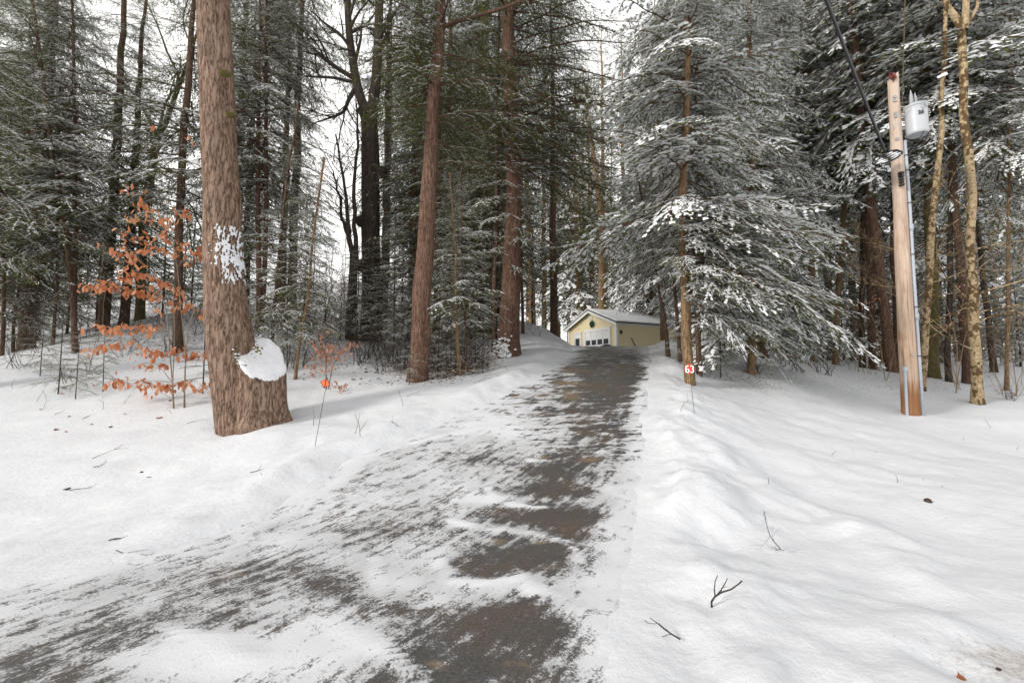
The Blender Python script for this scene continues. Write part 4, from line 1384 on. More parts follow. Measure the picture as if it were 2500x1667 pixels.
for (u, Yp, k) in [(1330, 48, 'green_a'), (1390, 50, 'green_a'), (1430, 55, 'far_a'), (1480, 46, 'green_a'), (1530, 50, 'far_b'), (1350, 62, 'green_a'), (1500, 66, 'green_a'), (1445, 49, 'green_a'), (1365, 54, 'farsnow_a'), (1410, 44, 'farsnow_a'), (1290, 58, 'far_b'), (1420, 72, 'far_a'), (1560, 38, 'farsnow_a'), (1600, 36, 'farsnow_a'), (1620, 22, 'snow_a')]:
    bgtree(u, Yp, k, (1.65 if Yp > 40 else 1.2 if Yp > 33 else .95) * rg.uniform(.9, 1.1), 'trunk_tan')
for (u, Yp, k) in [(1720, 17, 'snow_a'), (1780, 19.5, 'snow_b'), (1680, 25, 'farsnow_a'), (1860, 17.5, 'snow_a'), (1940, 20, 'snow_b'), (1830, 26, 'farsnow_b'), (1760, 33, 'farsnow_a'), (1930, 27, 'farsnow_a'), (2030, 23, 'farsnow_b'), (2090, 29, 'farsnow_a'),
                   (2150, 22, 'snow_b'), (2300, 24, 'farsnow_a'), (2340, 31, 'farsnow_b'), (2600, 24, 'farsnow_a'), (2540, 33, 'farsnow_b'), (2680, 19, 'snow_a'),
                   (2250, 40, 'farsnow_a'), (2440, 40, 'farsnow_b'), (1960, 46, 'farsnow_a'), (2150, 48, 'farsnow_b'), (2560, 45, 'farsnow_a')]:
    bgtree(u, Yp, k, (.95 if Yp < 24 else 1.1 if Yp < 33 else 1.3) * rg.uniform(.92, 1.1), rg.choice(['trunk_hem', 'trunk_red', 'trunk_tan', 'trunk_hem']))


def young(u, Yp, key, sc, trunk='trunk_young'):
    adj = 'snow-laden' if key == 'young_s' else 'green'
    if key.startswith('small'):
        lab = f'knee-high hemlock seedling {place_of(u)}'
        nm = 'hemlock_seedling'
    else:
        lab = f'{adj} young hemlock {place_of(u)}'
        nm = 'young_hemlock'
    t = plant_tree(nm, u, Yp, key, trunk, lab, lab.replace('hemlock seedling', 'hemlock seedlings').replace('young hemlock', 'young hemlocks'), sc)


for (u, Yp, k, s) in [(30, 16, 'young_a', 1), (90, 19, 'young_b', 1.2), (160, 20, 'young_a', 1.1), (230, 21, 'young_b', 1), (300, 24, 'young_a', 1.2), (390, 22, 'young_b', 1), (-60, 15, 'young_a', 1.1), (460, 24, 'young_a', 1), (500, 21, 'young_b', .8), (50, 23, 'young_a', 1.3),
                      (600, 20, 'young_b', .8), (690, 18, 'young_a', .6), (740, 21, 'young_b', .6), (790, 19, 'young_a', .55), (830, 17.5, 'young_b', .5), (870, 17, 'young_a', .55), (930, 18, 'young_b', .8), (960, 16, 'young_a', .75), (980, 20, 'young_a', 1.),
                      (1060, 15.5, 'young_b', .9), (1090, 17, 'young_a', 1.1), (1150, 17, 'young_b', 1.1), (1070, 20, 'young_b', 1.2), (1200, 19, 'young_a', 1.2), (1010, 17.5, 'young_b', .9), (1300, 24, 'young_b', 1), (760, 26, 'young_a', .7), (850, 25, 'young_b', .7), (900, 24, 'young_a', .8), (700, 27, 'young_b', .8),
                      (1700, 20, 'young_s', .9), (1760, 16, 'young_s', .9), (1930, 18.5, 'young_s', .8), (2010, 22, 'young_s', .9), (2060, 24, 'young_s', 1.), (2160, 22, 'young_s', 1), (2210, 25, 'young_s', 1), (2290, 23, 'young_s', .9), (2350, 22, 'young_s', .9), (2420, 24, 'young_s', 1), (2490, 22, 'young_s', .9), (2560, 19, 'young_s', .9),
                      (1990, 28, 'young_s', 1.1), (2110, 30, 'young_s', 1.1), (2250, 32, 'young_s', 1.2), (2380, 33, 'young_s', 1.2), (2480, 35, 'young_s', 1.2), (1900, 30, 'young_s', 1.1),
                      (110, 30, 'young_a', 1.3), (200, 33, 'young_b', 1.4), (350, 32, 'young_a', 1.3), (440, 34, 'young_b', 1.3), (20, 34, 'young_a', 1.4), (560, 32, 'young_a', 1.)]:
    young(u, Yp, k, s * rg.uniform(.9, 1.1))
for (u, Yp, k, s) in [(100, 12.6, 'small_a', .8), (190, 11.2, 'small_a', .75), (150, 11.6, 'small_b', 1), (255, 11.6, 'small_a', .7), (500, 11.2, 'small_b', 1.1), (700, 13, 'small_a', 1.), (660, 12.6, 'small_a', .9), (1100, 13, 'small_a', 1), (1160, 14, 'small_a', 1.2), (1070, 12, 'small_b', .8), (1000, 11.2, 'small_b', .8),
                      (1090, 11.6, 'small_b', .7), (920, 16, 'small_a', 1.2), (960, 14, 'small_a', .9), (60, 15, 'small_a', 1.1), (1180, 12.4, 'small_b', .8), (1660, 12.6, 'small_a', .7), (1760, 12.8, 'small_a', 1), (630, 15.5, 'small_a', 1.1), (1200, 15, 'small_a', 1)]:
    young(u, Yp, k, s, 'trunk_small')

# bare shrubs: thin many-stemmed brush
for key, seed, nst, H, mt in (('brush_a', 1, 7, 1.5, 'twig_dark'), ('brush_b', 2, 5, 2.3, 'twig'), ('brush_c', 3, 9, .8, 'twig_dark'), ('brush_d', 4, 4, 2.8, 'twig_tan')):
    m = MB(); g = np.random.default_rng(seed)
    for k in range(nst):
        az = g.uniform(0, 6.28); tl = g.uniform(.1, .75)
        branching(m, g, (g.normal(0, .12), g.normal(0, .12), -.05), (math.cos(az) * tl, math.sin(az) * tl, 1), H * g.uniform(.5, 1), .009, 2, 4, .35, .1, (2, 5), (25, 60), 0, .0025)
    o = m.build('stems', M[mt], None, True); store[key] = o.data; bpy.data.objects.remove(o)
for (u, Yp, k, s) in [(640, 15, 'brush_a', 1), (700, 14.5, 'brush_b', 1), (760, 16, 'brush_a', 1.2), (820, 15, 'brush_b', 1), (900, 17, 'brush_a', 1.2), (950, 13.6, 'brush_a', .9), (975, 13, 'brush_c', 1.2), (1000, 14, 'brush_a', 1.1), (930, 15, 'brush_c', 1.5), (1060, 13.5, 'brush_a', 1), (1100, 14.5, 'brush_b', 1), (1150, 14, 'brush_a', 1), (1180, 13, 'brush_c', 1.1),
                      (1195, 16, 'brush_b', 1), (100, 14, 'brush_b', .9), (40, 13, 'brush_a', .9), (220, 13, 'brush_b', .8), (300, 14, 'brush_a', .9), (160, 12.2, 'brush_a', .7), (260, 17, 'brush_b', 1), (390, 17, 'brush_a', 1), (480, 16, 'brush_b', 1), (670, 19, 'brush_d', 1.1), (740, 20, 'brush_d', 1.2), (800, 21, 'brush_d', 2.3), (700, 23, 'brush_d', 2.2), (755, 20.5, 'brush_d', 2.1), (825, 22, 'brush_d', 2.4),
                      (1760, 15, 'brush_a', .9), (1840, 14, 'brush_c', 1.1), (1960, 16.5, 'brush_d', .9), (2010, 15.5, 'brush_c', 1.2), (2080, 17, 'brush_d', 1), (2230, 15.5, 'brush_d', .9), (2330, 15, 'brush_d', .9), (2440, 14.5, 'brush_d', .8), (2480, 15.5, 'brush_d', 1), (2460, 13.5, 'brush_c', .7), (1720, 12.5, 'brush_a', .6), (2130, 16.5, 'brush_d', 1.), (1900, 17.5, 'brush_d', 1), (1310, 20, 'brush_b', .8), (880, 13.6, 'brush_c', 1.2), (910, 14.4, 'brush_c', 1.4), (960, 14.6, 'brush_a', .9), (985, 12.6, 'brush_c', .9), (1070, 12.8, 'brush_c', 1.2), (1090, 13.4, 'brush_a', .8), (1130, 13.2, 'brush_c', 1.3), (1160, 14.6, 'brush_c', 1.3), (1045, 14.2, 'brush_a', .9), (930, 12.6, 'brush_c', .8), (600, 14, 'brush_c', 1.2), (660, 13.6, 'brush_a', .8), (730, 13.2, 'brush_c', 1.2), (780, 14.2, 'brush_a', .9), (850, 15.2, 'brush_a', 1.1), (80, 16, 'brush_b', 1.1), (330, 16, 'brush_b', 1.1), (420, 14.2, 'brush_c', 1.1), (20, 15, 'brush_b', 1.1), (200, 16.5, 'brush_a', 1.2), (470, 18, 'brush_a', 1.2)]:
    px = (u - W0 / 2) / FPX * Yp
    lab = f"bare {'tan' if k == 'brush_d' else 'dark'} many-stemmed brush {place_of(u)}"
    o = bpy.data.objects.new('bare_shrub', store[k]); C.objects.link(o)
    o.location = (px, Yp, gz(px, Yp)); o.rotation_euler.z = rg.uniform(0, 6.28); o.scale = (s, s, s)
    tag(o, lab, 'shrub', lab + ' stems')

# tall trees whose crowns hang into the top of the view from high, bare stems
for (u, Yp, k, lift, lab) in [(935, 22.5, 'tall_b', 7.5, 'high-crowned hemlock whose green boughs hang round the top of the dark forked trunk'), (705, 21, 'tall_a', 7.0, 'high-crowned hemlock hanging over the sky gap behind the snow-capped stump'), (1352, 23.5, 'tall_c', 5.5, 'high-crowned hemlock overhanging the driveway bank short of the garage')]:
    t = plant_tree('hemlock_tree', u, Yp, k, 'trunk_hem', lab, None, 1.)
    for ch in t.children:
        if ch.name.startswith('crown'): ch.location.z = lift
# ------------------------------------------------------------------ garage at the end of the driveway
M['siding'] = None
m, nt, b = new_mat('yellow_siding')
sx = nt.nodes.new('ShaderNodeSeparateXYZ'); nt.links.new(objco(nt), sx.inputs[0])
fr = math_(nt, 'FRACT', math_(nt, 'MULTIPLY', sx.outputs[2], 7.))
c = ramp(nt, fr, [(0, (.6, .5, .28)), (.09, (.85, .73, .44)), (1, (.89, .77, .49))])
nt.links.new(c, b.inputs['Base Color']); b.inputs['Roughness'].default_value = .5
bump(nt, b, fr, .5, -.012)
M['siding'] = m
M['white_paint'] = plain('white_paint', (.86, .86, .85), .45, .03)
M['glass_dark'] = plain('glass_dark', (.03, .035, .04), .08, .2, 3, 0, .6)
M['shingle'] = plain('shingle', (.08, .075, .07), .9, .3, 20)
M['black'] = plain('black_plastic', (.018, .018, .02), .5, .3)
M['wreath'] = plain('wreath_green', (.02, .12, .085), .8, .5, 30)
GW, GD, GH, GP = 5.5, 7.4, 2.45, 1.06
ga = thing('garage', (4.42, 34.9, 2.58), 'pale yellow clapboard garage with white trim and snowy roof', 'garage', rz=math.atan2(-.89, .455))
wm = MB()
wm.prism([(0, -.4), (GW, -.4), (GW, GH), (GW / 2, GH + GP), (0, GH)], 0, GD)
wm.build('wall', M['siding'], ga)
tr = MB()
for x in (0, GW):
    tr.box((x, 0, GH / 2 - .2), (.16, .16, GH + .3))
tr.box((GW, GD, GH / 2 - .2), (.16, .16, GH + .3))
tr.box((GW + .14, GD / 2, GH - .06), (.26, GD + .5, .13))        # eave boards
tr.box((-.14, GD / 2, GH - .06), (.26, GD + .5, .13))
for sgn, x0 in ((1, 0), (-1, GW)):
    L = math.hypot(GW / 2 + .3, GP * (1 + .6 / GW))
    an = math.atan2(GP, GW / 2)
    cx = GW / 4 if sgn > 0 else GW * .75
    tr.box((cx - sgn * .13, -.27, GH + GP / 2 - .02), (L + .05, .05, .2), 0, Matrix.Rotation(-sgn * an, 3, 'Y'))
tr.build('trim', M['white_paint'], ga)
rf = MB(); sn = MB()
for sgn in (1, -1):
    cx = GW / 4 if sgn > 0 else GW * .75
    L = math.hypot(GW / 2 + .34, GP * (1 + .68 / GW))
    an = math.atan2(GP, GW / 2)
    rt = Matrix.Rotation(-sgn * an, 3, 'Y')
    up = np.array(rt) @ np.array((0, 0, 1.))
    rf.box(np.array((cx - sgn * .16, GD / 2, GH + GP / 2 + .02)) + up * .06, (L + .06, GD + .64, .06), 0, rt)
    sn.box(np.array((cx - sgn * .15, GD / 2, GH + GP / 2 + .02)) + up * .145, (L + .02, GD + .60, .11), 0, rt)
ro = rf.build('roof', M['shingle'], ga)
so = sn.build('snow_cover', M['snow'], ro)
bv = so.modifiers.new('round', 'BEVEL'); bv.width = .05; bv.segments = 3
# big door
gd = MB(); x0, x1, dh = 2.12, 4.80, 2.08
gd.box(((x0 + x1) / 2, -.02, dh / 2 - .2), (x1 - x0, .06, dh + .4))
nsec = 4
for k in range(nsec):
    for q in range(4):
        w_ = (x1 - x0) / 4
        gd.box((x0 + w_ * (q + .5), -.055, dh * (k + .5) / nsec), (w_ - .05, .02, dh / nsec - .03))
for xx in (x0 - .07, x1 + .07):
    gd.box((xx, -.03, dh / 2 - .1), (.14, .12, dh + .3))
gd.box(((x0 + x1) / 2, -.03, dh + .09), (x1 - x0 + .30, .12, .18))
gdo = gd.build('garage_door', M['white_paint'], ga)
for q in range(4):
    w_ = (x1 - x0) / 4
    p = MB(); p.box((x0 + w_ * (q + .5), -.071, dh * (2 + .5) / nsec), (w_ - .17, .014, dh / nsec - .17))
    p.build('window_pane', M['glass_dark'], gdo)
sdm = MB()
sdm.box((1.13, -.02, .9), (.8, .06, 2.3))
for xx in (.70, 1.56): sdm.box((xx, -.03, .95), (.1, .11, 2.4))
sdm.box((1.13, -.03, 2.12), (.96, .11, .1))
sdo = sdm.build('entry_door', M['white_paint'], ga)
p = MB(); p.box((1.13, -.056, 1.3), (.52, .014, .82)); p.build('window_pane', M['glass_dark'], sdo)
p = MB(); p.lathe([(.005, -.04), (.03, -.03), (.03, .03), (.005, .04)], 8, 0, Matrix.Translation((1.46, -.09, .85)) @ Matrix.Rotation(R(90), 4, 'X')); p.build('handle', M['black'], sdo)
lm_ = MB(); lm_.box((GW + .1, .28, 1.86), (.05, .12, .2)); lm_.lathe([(.03, 0), (.07, .03), (.055, .2), (.02, .24)], 8, 0, Matrix.Translation((GW + .17, .28, 1.74)))
lm_.build('wall_lamp', M['black'], ga)
vm = MB()
for k in range(5): vm.box((GW / 2, -.02, GH + .48 + k * .06), (.42, .05, .035))
vm.build('gable_vent', M['white_paint'], ga)
# wreath hangs on the gable
wr = thing('wreath', tuple(ga.matrix_basis @ Vector((2.95, -.09, 2.62))), 'small round dark green wreath hanging in the garage gable', 'wreath', rz=ga.rotation_euler.z)
wmesh = MB(); g = np.random.default_rng(5)
for k in range(260):
    an = g.uniform(0, 6.28); r0 = .17 + g.normal(0, .035)
    p = np.array((math.cos(an) * r0, g.normal(0, .025), math.sin(an) * r0))
    d = g.normal(0, 1, 3); d /= np.linalg.norm(d)
    wmesh.tube([p - d * .05, p + d * .05], [.016, .004], 4)
wmesh.build('ring', M['wreath'], wr)
# plank leaning on the long wall
pl = MB(); A = np.array(ga.matrix_basis @ Vector((GW + .75, 1.55, 0))); B = np.array(ga.matrix_basis @ Vector((GW + .06, 1.2, 1.5)))
pl.tube([A, A * .5 + B * .5, B], .035, 4)
tag(pl.build('plank', M['bark_hem']), 'dark brown plank leaning against the long shaded wall of the garage', 'plank')
# black covered thing before the door
cv = MB()
bp = at(1481, 846, 26.5); bp[2] = gz(bp[0], bp[1])
Tm = Matrix.Translation(bp)
cv.lathe([(.30, 0), (.33, .3), (.32, .52), (.27, .64), (.15, .70), (.02, .715)], 20, 0, Tm)
cv.box(bp + np.array((.0, 0, .58)), (.72, .3, .08))
tag(cv.build('covered_grill', M['black'], None, True), 'low black covered object standing before the garage door', 'grill')

# ------------------------------------------------------------------ driveway markers
M['orange_refl'] = plain('orange_reflector', (.95, .20, .045), .35, .04)
M['dark_red'] = plain('dark_red_rim', (.22, .02, .02), .5, .1)
M['red_refl'] = plain('red_reflector', (.80, .045, .03), .35, .04)
M['white_digit'] = plain('white_digit', (.9, .9, .88), .4, .02)
M['rod'] = plain('black_rod', (.02, .02, .022), .5, .2)


def diamond(c, hw, hh, y0, y1):
    m = MB(); m.prism([(c[0] - hw, c[1]), (c[0], c[1] - hh), (c[0] + hw, c[1]), (c[0], c[1] + hh)], y0, y1)
    return m


b0 = at(769, 1089, 7.3); b0[2] = gz(b0[0], b0[1])
t0 = at(800, 921, 7.3)
mk = thing('driveway_marker', b0, 'orange diamond reflector with dark red rim on a thin leaning black rod', 'marker')
d = (t0 - b0)
MB().tube([-d * .08, d * .5, d * 1.0], .0042, 6).build('rod', M['rod'], mk, True)
an = math.atan2(d[0], d[2])
cen = at(794.5, 935.5, 7.28) - b0
o = diamond((0, 0), .083, .083, -.004, .004).build('reflector_rim', M['dark_red'], mk); o.location = cen; o.rotation_euler = (0, an + R(10), R(6))
o = diamond((0, 0), .068, .068, -.007, -.0045).build('reflector', M['orange_refl'], mk); o.location = cen; o.rotation_euler = (0, an + R(10), R(6))
m_ = MB(); m_.box((0, -.0095, 0), (.012, .005, .155)); o = m_.build('clip', M['dark_red'], mk); o.location = cen; o.rotation_euler = (0, an, R(6))

b0 = at(1696, 1031, 8.6); b0[2] = gz(b0[0], b0[1])
cen = at(1683, 901, 8.6) - b0
nm = thing('driveway_marker', b0, 'red scalloped number marker reading 63 on a thin rod', 'marker')
MB().tube([-cen * .08, cen * .5, cen * .98], .0045, 6).build('rod', M['rod'], nm, True)
pg = []
for k in range(48):
    a_ = k / 48 * 2 * PI
    r_ = .066 + .034 * abs(math.cos(2 * a_)) ** 2.5
    pg.append((r_ * math.cos(a_), r_ * math.sin(a_)))
m_ = MB(); m_.prism(pg[::-1], -.004, .004)
pn = m_.build('number_plate', M['red_refl'], nm); pn.location = cen


def text_obj(name, s, size, mat, parent, loc, rot, ext=.002, bold=.0):
    cu = bpy.data.curves.new(name, 'FONT')
    cu.body = s; cu.size = size; cu.align_x = 'CENTER'; cu.align_y = 'CENTER'; cu.extrude = ext; cu.offset = bold
    tmp = bpy.data.objects.new('tmp', cu); C.objects.link(tmp)
    bpy.context.view_layer.update()
    me = bpy.data.meshes.new_from_object(tmp.evaluated_get(bpy.context.evaluated_depsgraph_get()))
    bpy.data.objects.remove(tmp)
    o = bpy.data.objects.new(name, me); C.objects.link(o)
    me.materials.clear(); me.materials.append(M[mat]); o.parent = parent; o.location = loc; o.rotation_euler = rot
    return o


def stroke(name, pts, rad, mat, parent, y):
    mm_ = MB(); mm_.tube([(x, y, z) for x, z in pts], rad, 8)
    return mm_.build(name, M[mat], parent, True)


arc = lambda cx, cz, rx, rz, a0, a1, k=16: [(cx + rx * math.cos(R(a0 + (a1 - a0) * i / k)), cz + rz * math.sin(R(a0 + (a1 - a0) * i / k))) for i in range(k + 1)]
stroke('digit', arc(-.042, .0, .03, .062, 50, 180) [:] + arc(-.042, -.030, .03, .032, 180, 530, 24), .0115, 'white_digit', pn, -.013)
stroke('digit', arc(.042, .031, .027, .031, 150, -80) + arc(.042, -.031, .03, .032, 80, -150), .0115, 'white_digit', pn, -.013)

# ------------------------------------------------------------------ utility pole
m, nt, b = new_mat('pole_wood')
co = objco(nt)
f1 = noise(nt, mapping(nt, co, (14, 14, .5)), 1.6, 8, .7)
f2 = noise(nt, mapping(nt, co, (2.5, 2.5, .7)), 1.5, 4, .6)
c = ramp(nt, f1, [(.34, (.13, .08, .055)), (.44, (.42, .29, .21)), (.56, (.53, .40, .30)), (.72, (.62, .50, .41))])
c = mix(nt, ramp(nt, f2, [(.52, (0, 0, 0)), (.66, (.7, .7, .7))]), c, (.27, .13, .055))
sx = nt.nodes.new('ShaderNodeSeparateXYZ'); nt.links.new(co, sx.inputs[0])
zz = math_(nt, 'ADD', sx.outputs[2], math_(nt, 'MULTIPLY', math_(nt, 'SUBTRACT', f1, .5), 1.6))
c = mix(nt, ramp(nt, zz, [(.55, (.85, .85, .85)), (.95, (0, 0, 0))]), c, mix(nt, f1, (.05, .018, .008), (.42, .17, .05)))
c = mix(nt, ramp(nt, math_(nt, 'MULTIPLY', sx.outputs[2], .16), [(.25, (0, 0, 0)), (1, (.45, .45, .45))]), c, (.62, .53, .46))
nt.links.new(c, b.inputs['Base Color']); b.inputs['Roughness'].default_value = .8; b.inputs['Specular IOR Level'].default_value = .2
bump(nt, b, f1, .5, .012)
M['pole_wood'] = m
M['pvc'] = plain('grey_pvc', (.40, .44, .49), .45, .06)
M['steel'] = plain('galvanised', (.50, .51, .53), .45, .12, 10, .3)
M['tank'] = plain('tank_grey', (.47, .49, .51), .4, .04)
M['porcelain'] = plain('porcelain_grey', (.36, .38, .40), .25, .1)
M['insul'] = plain('brown_insulator', (.16, .03, .025), .3, .3)
M['cable'] = plain('cable_black', (.022, .022, .025), .5, .3)
M['copper'] = plain('old_copper', (.19, .15, .07), .6, .2)
PY = 11.9
P, r = trunk_line([(2225, 1030, 50), (2218, 900, 46), (2207, 700, 42), (2196, 470, 37), (2187, 320, 32), (2180, 188, 29)], PY)
base = P[0].copy(); base[2] = gz(base[0], base[1])
po = thing('utility_pole', base, 'tall tan wooden utility pole with a grey conduit up its side', 'utility pole')
Pl = P - base; Pl[0][2] = -.4
mm = stem_mesh(Pl, r, 26, .3, .0, 0, 2)
V = np.concatenate(mm.V)
top = V[:, 2] > V[:, 2].max() - .02
V[top, 2] += (V[top, 0] - V[top, 0].mean()) * 1.1
mm.V = [V]
mm.build('pole', M['pole_wood'], po, True)


def pole_c(v):      # centre of the pole at the height seen in row v, and its radius
    k = np.interp(v, [188, 320, 470, 700, 900, 1030], [5, 4, 3, 2, 1, 0])
    i = int(min(4, k)); f = k - i
    return P[i] * (1 - f) + P[i + 1] * f, r[i] * (1 - f) + r[i + 1] * f


sidev = np.array((.80, -.60, 0)); sidev /= np.linalg.norm(sidev)
cm = []
for v in (1036, 900, 700, 500, 348):
    c_, rr = pole_c(v)
    cm.append(c_ + sidev * (rr + .04) - base)
cm[0][2] = -.2
cd = MB(); cd.tube(cm, .035, 12); cdo = cd.build('conduit', M['pvc'], po, True)
cp_ = MB()
for v in (560, 775): 
    c_, rr = pole_c(v); q = c_ + sidev * (rr + .045) - base
    dr_ = (cm[-1] - cm[1]); dr_ /= np.linalg.norm(dr_)
    cp_.tube([q - dr_ * .09, q + dr_ * .09], .05, 12)
cp_.build('coupling', M['pvc'], cdo, True)
for v in (347, 385, 421, 500, 625, 752, 870, 1020):
    c_, rr = pole_c(v)
    st = MB(); a_ = np.linspace(0, 2 * PI, 25)
    q = c_ + sidev * (rr + .045) - base
    ring = np.stack([q[0] + np.cos(a_) * .05, q[1] + np.sin(a_) * .05, np.full(25, q[2])], -1)
    st.tube(ring, .009, 5, 0, False)
    st.box(q + np.array((.05, -.02, 0)), (.10, .03, .022))
    st.build('strap', M['black'], po, True)
# short second conduit at the foot
c_, rr = pole_c(960)
sv = np.array((-.85, -.5, 0))
q0 = pole_c(1030)[0] + sv * (pole_c(1030)[1] + .03) - base; q1 = pole_c(905)[0] + sv * (pole_c(905)[1] + .03) - base
q0[2] = -.2
s2 = MB(); s2.tube([q0, q1], .032, 10); s2.box(q1 + np.array((0, 0, .05)), (.09, .07, .12)); s2.build('ground_conduit', M['pvc'], po, False)
tg = MB(); q = pole_c(868)[0] - base; tg.box(q + np.array((-.02, -pole_c(868)[1] - .004, 0)), (.09, .006, .05), 0, Matrix.Rotation(R(40), 3, 'Z')); tg.build('tag_plate', M['steel'], po)
hw = MB()
for v in (243, 252, 283, 290, 345):
    c_, rr = pole_c(v); q = c_ - base + np.array((-.55, -.75, 0)) * (rr + .02)
    hw.box(q, (.06, .06, .07)); hw.tube([q, q + np.array((-.03, -.09, 0))], .012, 6)
hw.build('bolt_plates', M['steel'], po)
bx = MB()
c_, rr = pole_c(440)
for k in range(5): bx.box(c_ - base + np.array((-.10, -rr - .05, -.08 * k + .1)), (.1, .1, .06 - .006 * k), 0, Matrix.Rotation(.3 * k, 3, 'Z'))
bx.build('cable_clamp', M['black'], po)

# spool insulator at the pole head
c_, rr = pole_c(196)
sp = thing('spool_insulator', c_ + np.array((-.14, -.16, .0)), 'dark red spool insulator fixed at the head of the utility pole', 'insulator')
s_ = MB(); s_.lathe([(.03, -.06), (.085, -.055), (.09, -.03), (.05, -.012), (.05, .012), (.09, .03), (.085, .055), (.03, .06)], 18, 0, Matrix.Rotation(R(80), 4, 'X') @ Matrix.Rotation(R(30), 4, 'Y'))
s_.build('spool', M['insul'], sp, True)
s_ = MB(); s_.tube([(-.13, -.02, .02), (-.05, 0, .09), (.06, .04, .09), (.10, .10, 0), (.05, .05, -.08), (-.06, 0, -.08), (-.13, -.02, .02)], .012, 6, 0, False)
s_.build('bracket', M['insul'], sp, True)

# transformer can
cc, rr = pole_c(285)
tc_ = at(2240, 330, 11.75)
tf = thing('pole_transformer', tc_, 'grey pole-mounted transformer can numbered 25', 'transformer')
TR, TH = .24, .77
tk = MB(); tk.lathe([(.02, 0), (TR * .93, 0), (TR * .97, .03), (TR, .035), (TR, TH - .03), (TR * .98, TH)], 40)
tk.build('tank', M['tank'], tf, True).data.polygons.foreach_set('use_smooth', [True] * len(bpy.data.objects['tank'].data.polygons))
bpy.data.objects['tank'].modifiers.new('edges', 'EDGE_SPLIT').split_angle = R(35)
ld = MB(); ld.lathe([(TR * 1.04, TH - .03), (TR * 1.06, TH + .01), (TR * .95, TH + .05), (TR * .5, TH + .085), (.02, TH + .095)], 40); ld.build('lid', M['tank'], tf, True)
for k in range(3):
    lg = MB(); lg.box((TR * math.cos(k * 2.1 - 1.4), TR * math.sin(k * 2.1 - 1.4), TH - .02), (.05, .05, .12)); lg.build('clamp', M['porcelain'], tf)
lg = MB()
lg.tube([(-.05, -TR - .012, .60), (-.05, -TR - .012, .80)], .02, 6)
lg.build('lightning_arrester', M['porcelain'], tf)
lg = MB()
lg.lathe([(.01, -.01), (.035, -.005), (.035, .015), (.01, .03)], 10, 0, Matrix.Translation((.07, -TR - .005, .68)) @ Matrix.Rotation(R(90), 4, 'X'))
lg.build('valve', M['porcelain'], tf)
for (x, y, hh) in ((-.09, .02, .34), (.05, .05, .28)):
    bu = MB(); pr = [(.05, TH + .06)]
    for k in range(6):
        z = TH + .08 + k * hh / 7
        pr += [(.035, z), (.062 - k * .003, z + hh / 16), (.035, z + hh / 9)]
    pr += [(.02, TH + .08 + hh), (.008, TH + .16 + hh)]
    bu.lathe(pr, 14, 0, Matrix.Translation((x, y, 0))); bu.build('bushing', M['porcelain'], tf, True)
br = MB()
dl = cc - tc_; dl[2] = 0
for z in (.25, .62):
    a_ = np.array((0, .12, z)); e_ = dl * .92 + np.array((0, 0, z))
    br.tube([e_, a_ + np.array((TR * 1.6, .02, 0))], .04, 6)
br.build('bracket', M['tank'], tf)
text_obj('number', '25', .13, 'black', tf, (-.085, -TR - .001, .50), (R(90), 0, R(-18)), .004, .003)
# wires at the transformer
wi = MB()
q = lambda v, k=1.2: pole_c(v)[0] + np.array((.5, -.85, 0)) * pole_c(v)[1] * k


def sagwire(mb, A, B, sag, rad, n=14):
    t = np.linspace(0, 1, n)[:, None]
    Pp = A * (1 - t) + B * t
    Pp[:, 2] -= (4 * t * (1 - t))[:, 0] * sag
    mb.tube(Pp, rad, 6, 0)


sagwire(wi, tc_ + np.array((.18, -.15, .03)), cm[-1] + base, .35, .014)
sagwire(wi, tc_ + np.array((.0, -.2, .02)), cm[-1] + base + np.array((0, 0, .08)), .22, .010)
sagwire(wi, tc_ + np.array((-.09, .02, TH + .45)), q(243), .16, .008)
tag(wi.build('transformer_leads', M['cable'], None, True), 'black leads looping between the transformer can and the conduit top', 'wires')
gw = MB(); sagwire(gw, q(285), np.array((8.0, 8.5, 11.5)), .05, .011, 20)
tag(gw.build('service_wire', M['copper'], None, True), 'thin brown wire rising from the pole head out of view', 'wire')
lw = MB(); k_ = pole_c(300)[0] + np.array((-.15, -.2, 0))
lw.tube([k_, k_ + np.array((-.18, -.1, -.15)), k_ + np.array((-.16, -.1, -.38)), k_ + np.array((-.03, -.05, -.2)), k_ + np.array((.05, 0, -.05))], .008, 6)
tag(lw.build('wire_loop', M['steel'], None, True), 'small loose loop of grey wire on the pole below the spool', 'wire')
# thick cable and its oval storage bracket
E0 = at(2161, 372, 11.5); E1 = at(2013, -8, 7.6); d = E1 - E0
ca = MB(); t = np.linspace(0, 2.6, 40)[:, None]; Pp = E0 + d * t; Pp[:, 2] -= (t[:, 0] * (2.6 - t[:, 0])) * .10 - t[:, 0] * .16
ca.tube(Pp, .026, 8); ca.tube(Pp + np.array((.018, 0, .035)), .014, 6)
tag(ca.build('overhead_cable', M['cable'], None, True), 'thick black overhead cable slanting up from the oval bracket', 'cable')
sb = thing('cable_bracket', at(2166, 386, 11.45), 'black oval cable storage bracket holding slats of snow before the pole', 'bracket')
a_ = np.linspace(0, 2 * PI, 41)
u1 = at(2200, 371, 11.3) - at(2132, 402, 11.6); L_ = np.linalg.norm(u1) / 2; u1 /= np.linalg.norm(u1)
v1 = np.array((.15, -.9, -.42)); v1 -= u1 * (v1 @ u1); v1 /= np.linalg.norm(v1)
ring = np.array([u1 * L_ * math.cos(q_) + v1 * .26 * math.sin(q_) for q_ in a_])
rm = MB(); rm.tube(ring, .024, 8, 0, False)
rm.tube([-u1 * L_, u1 * L_], .017, 6); rm.tube([-v1 * .26, v1 * .26], .017, 6)
for k in (-.13, .13): rm.tube([v1 * k - u1 * L_ * .84, v1 * k + u1 * L_ * .84], .012, 6)
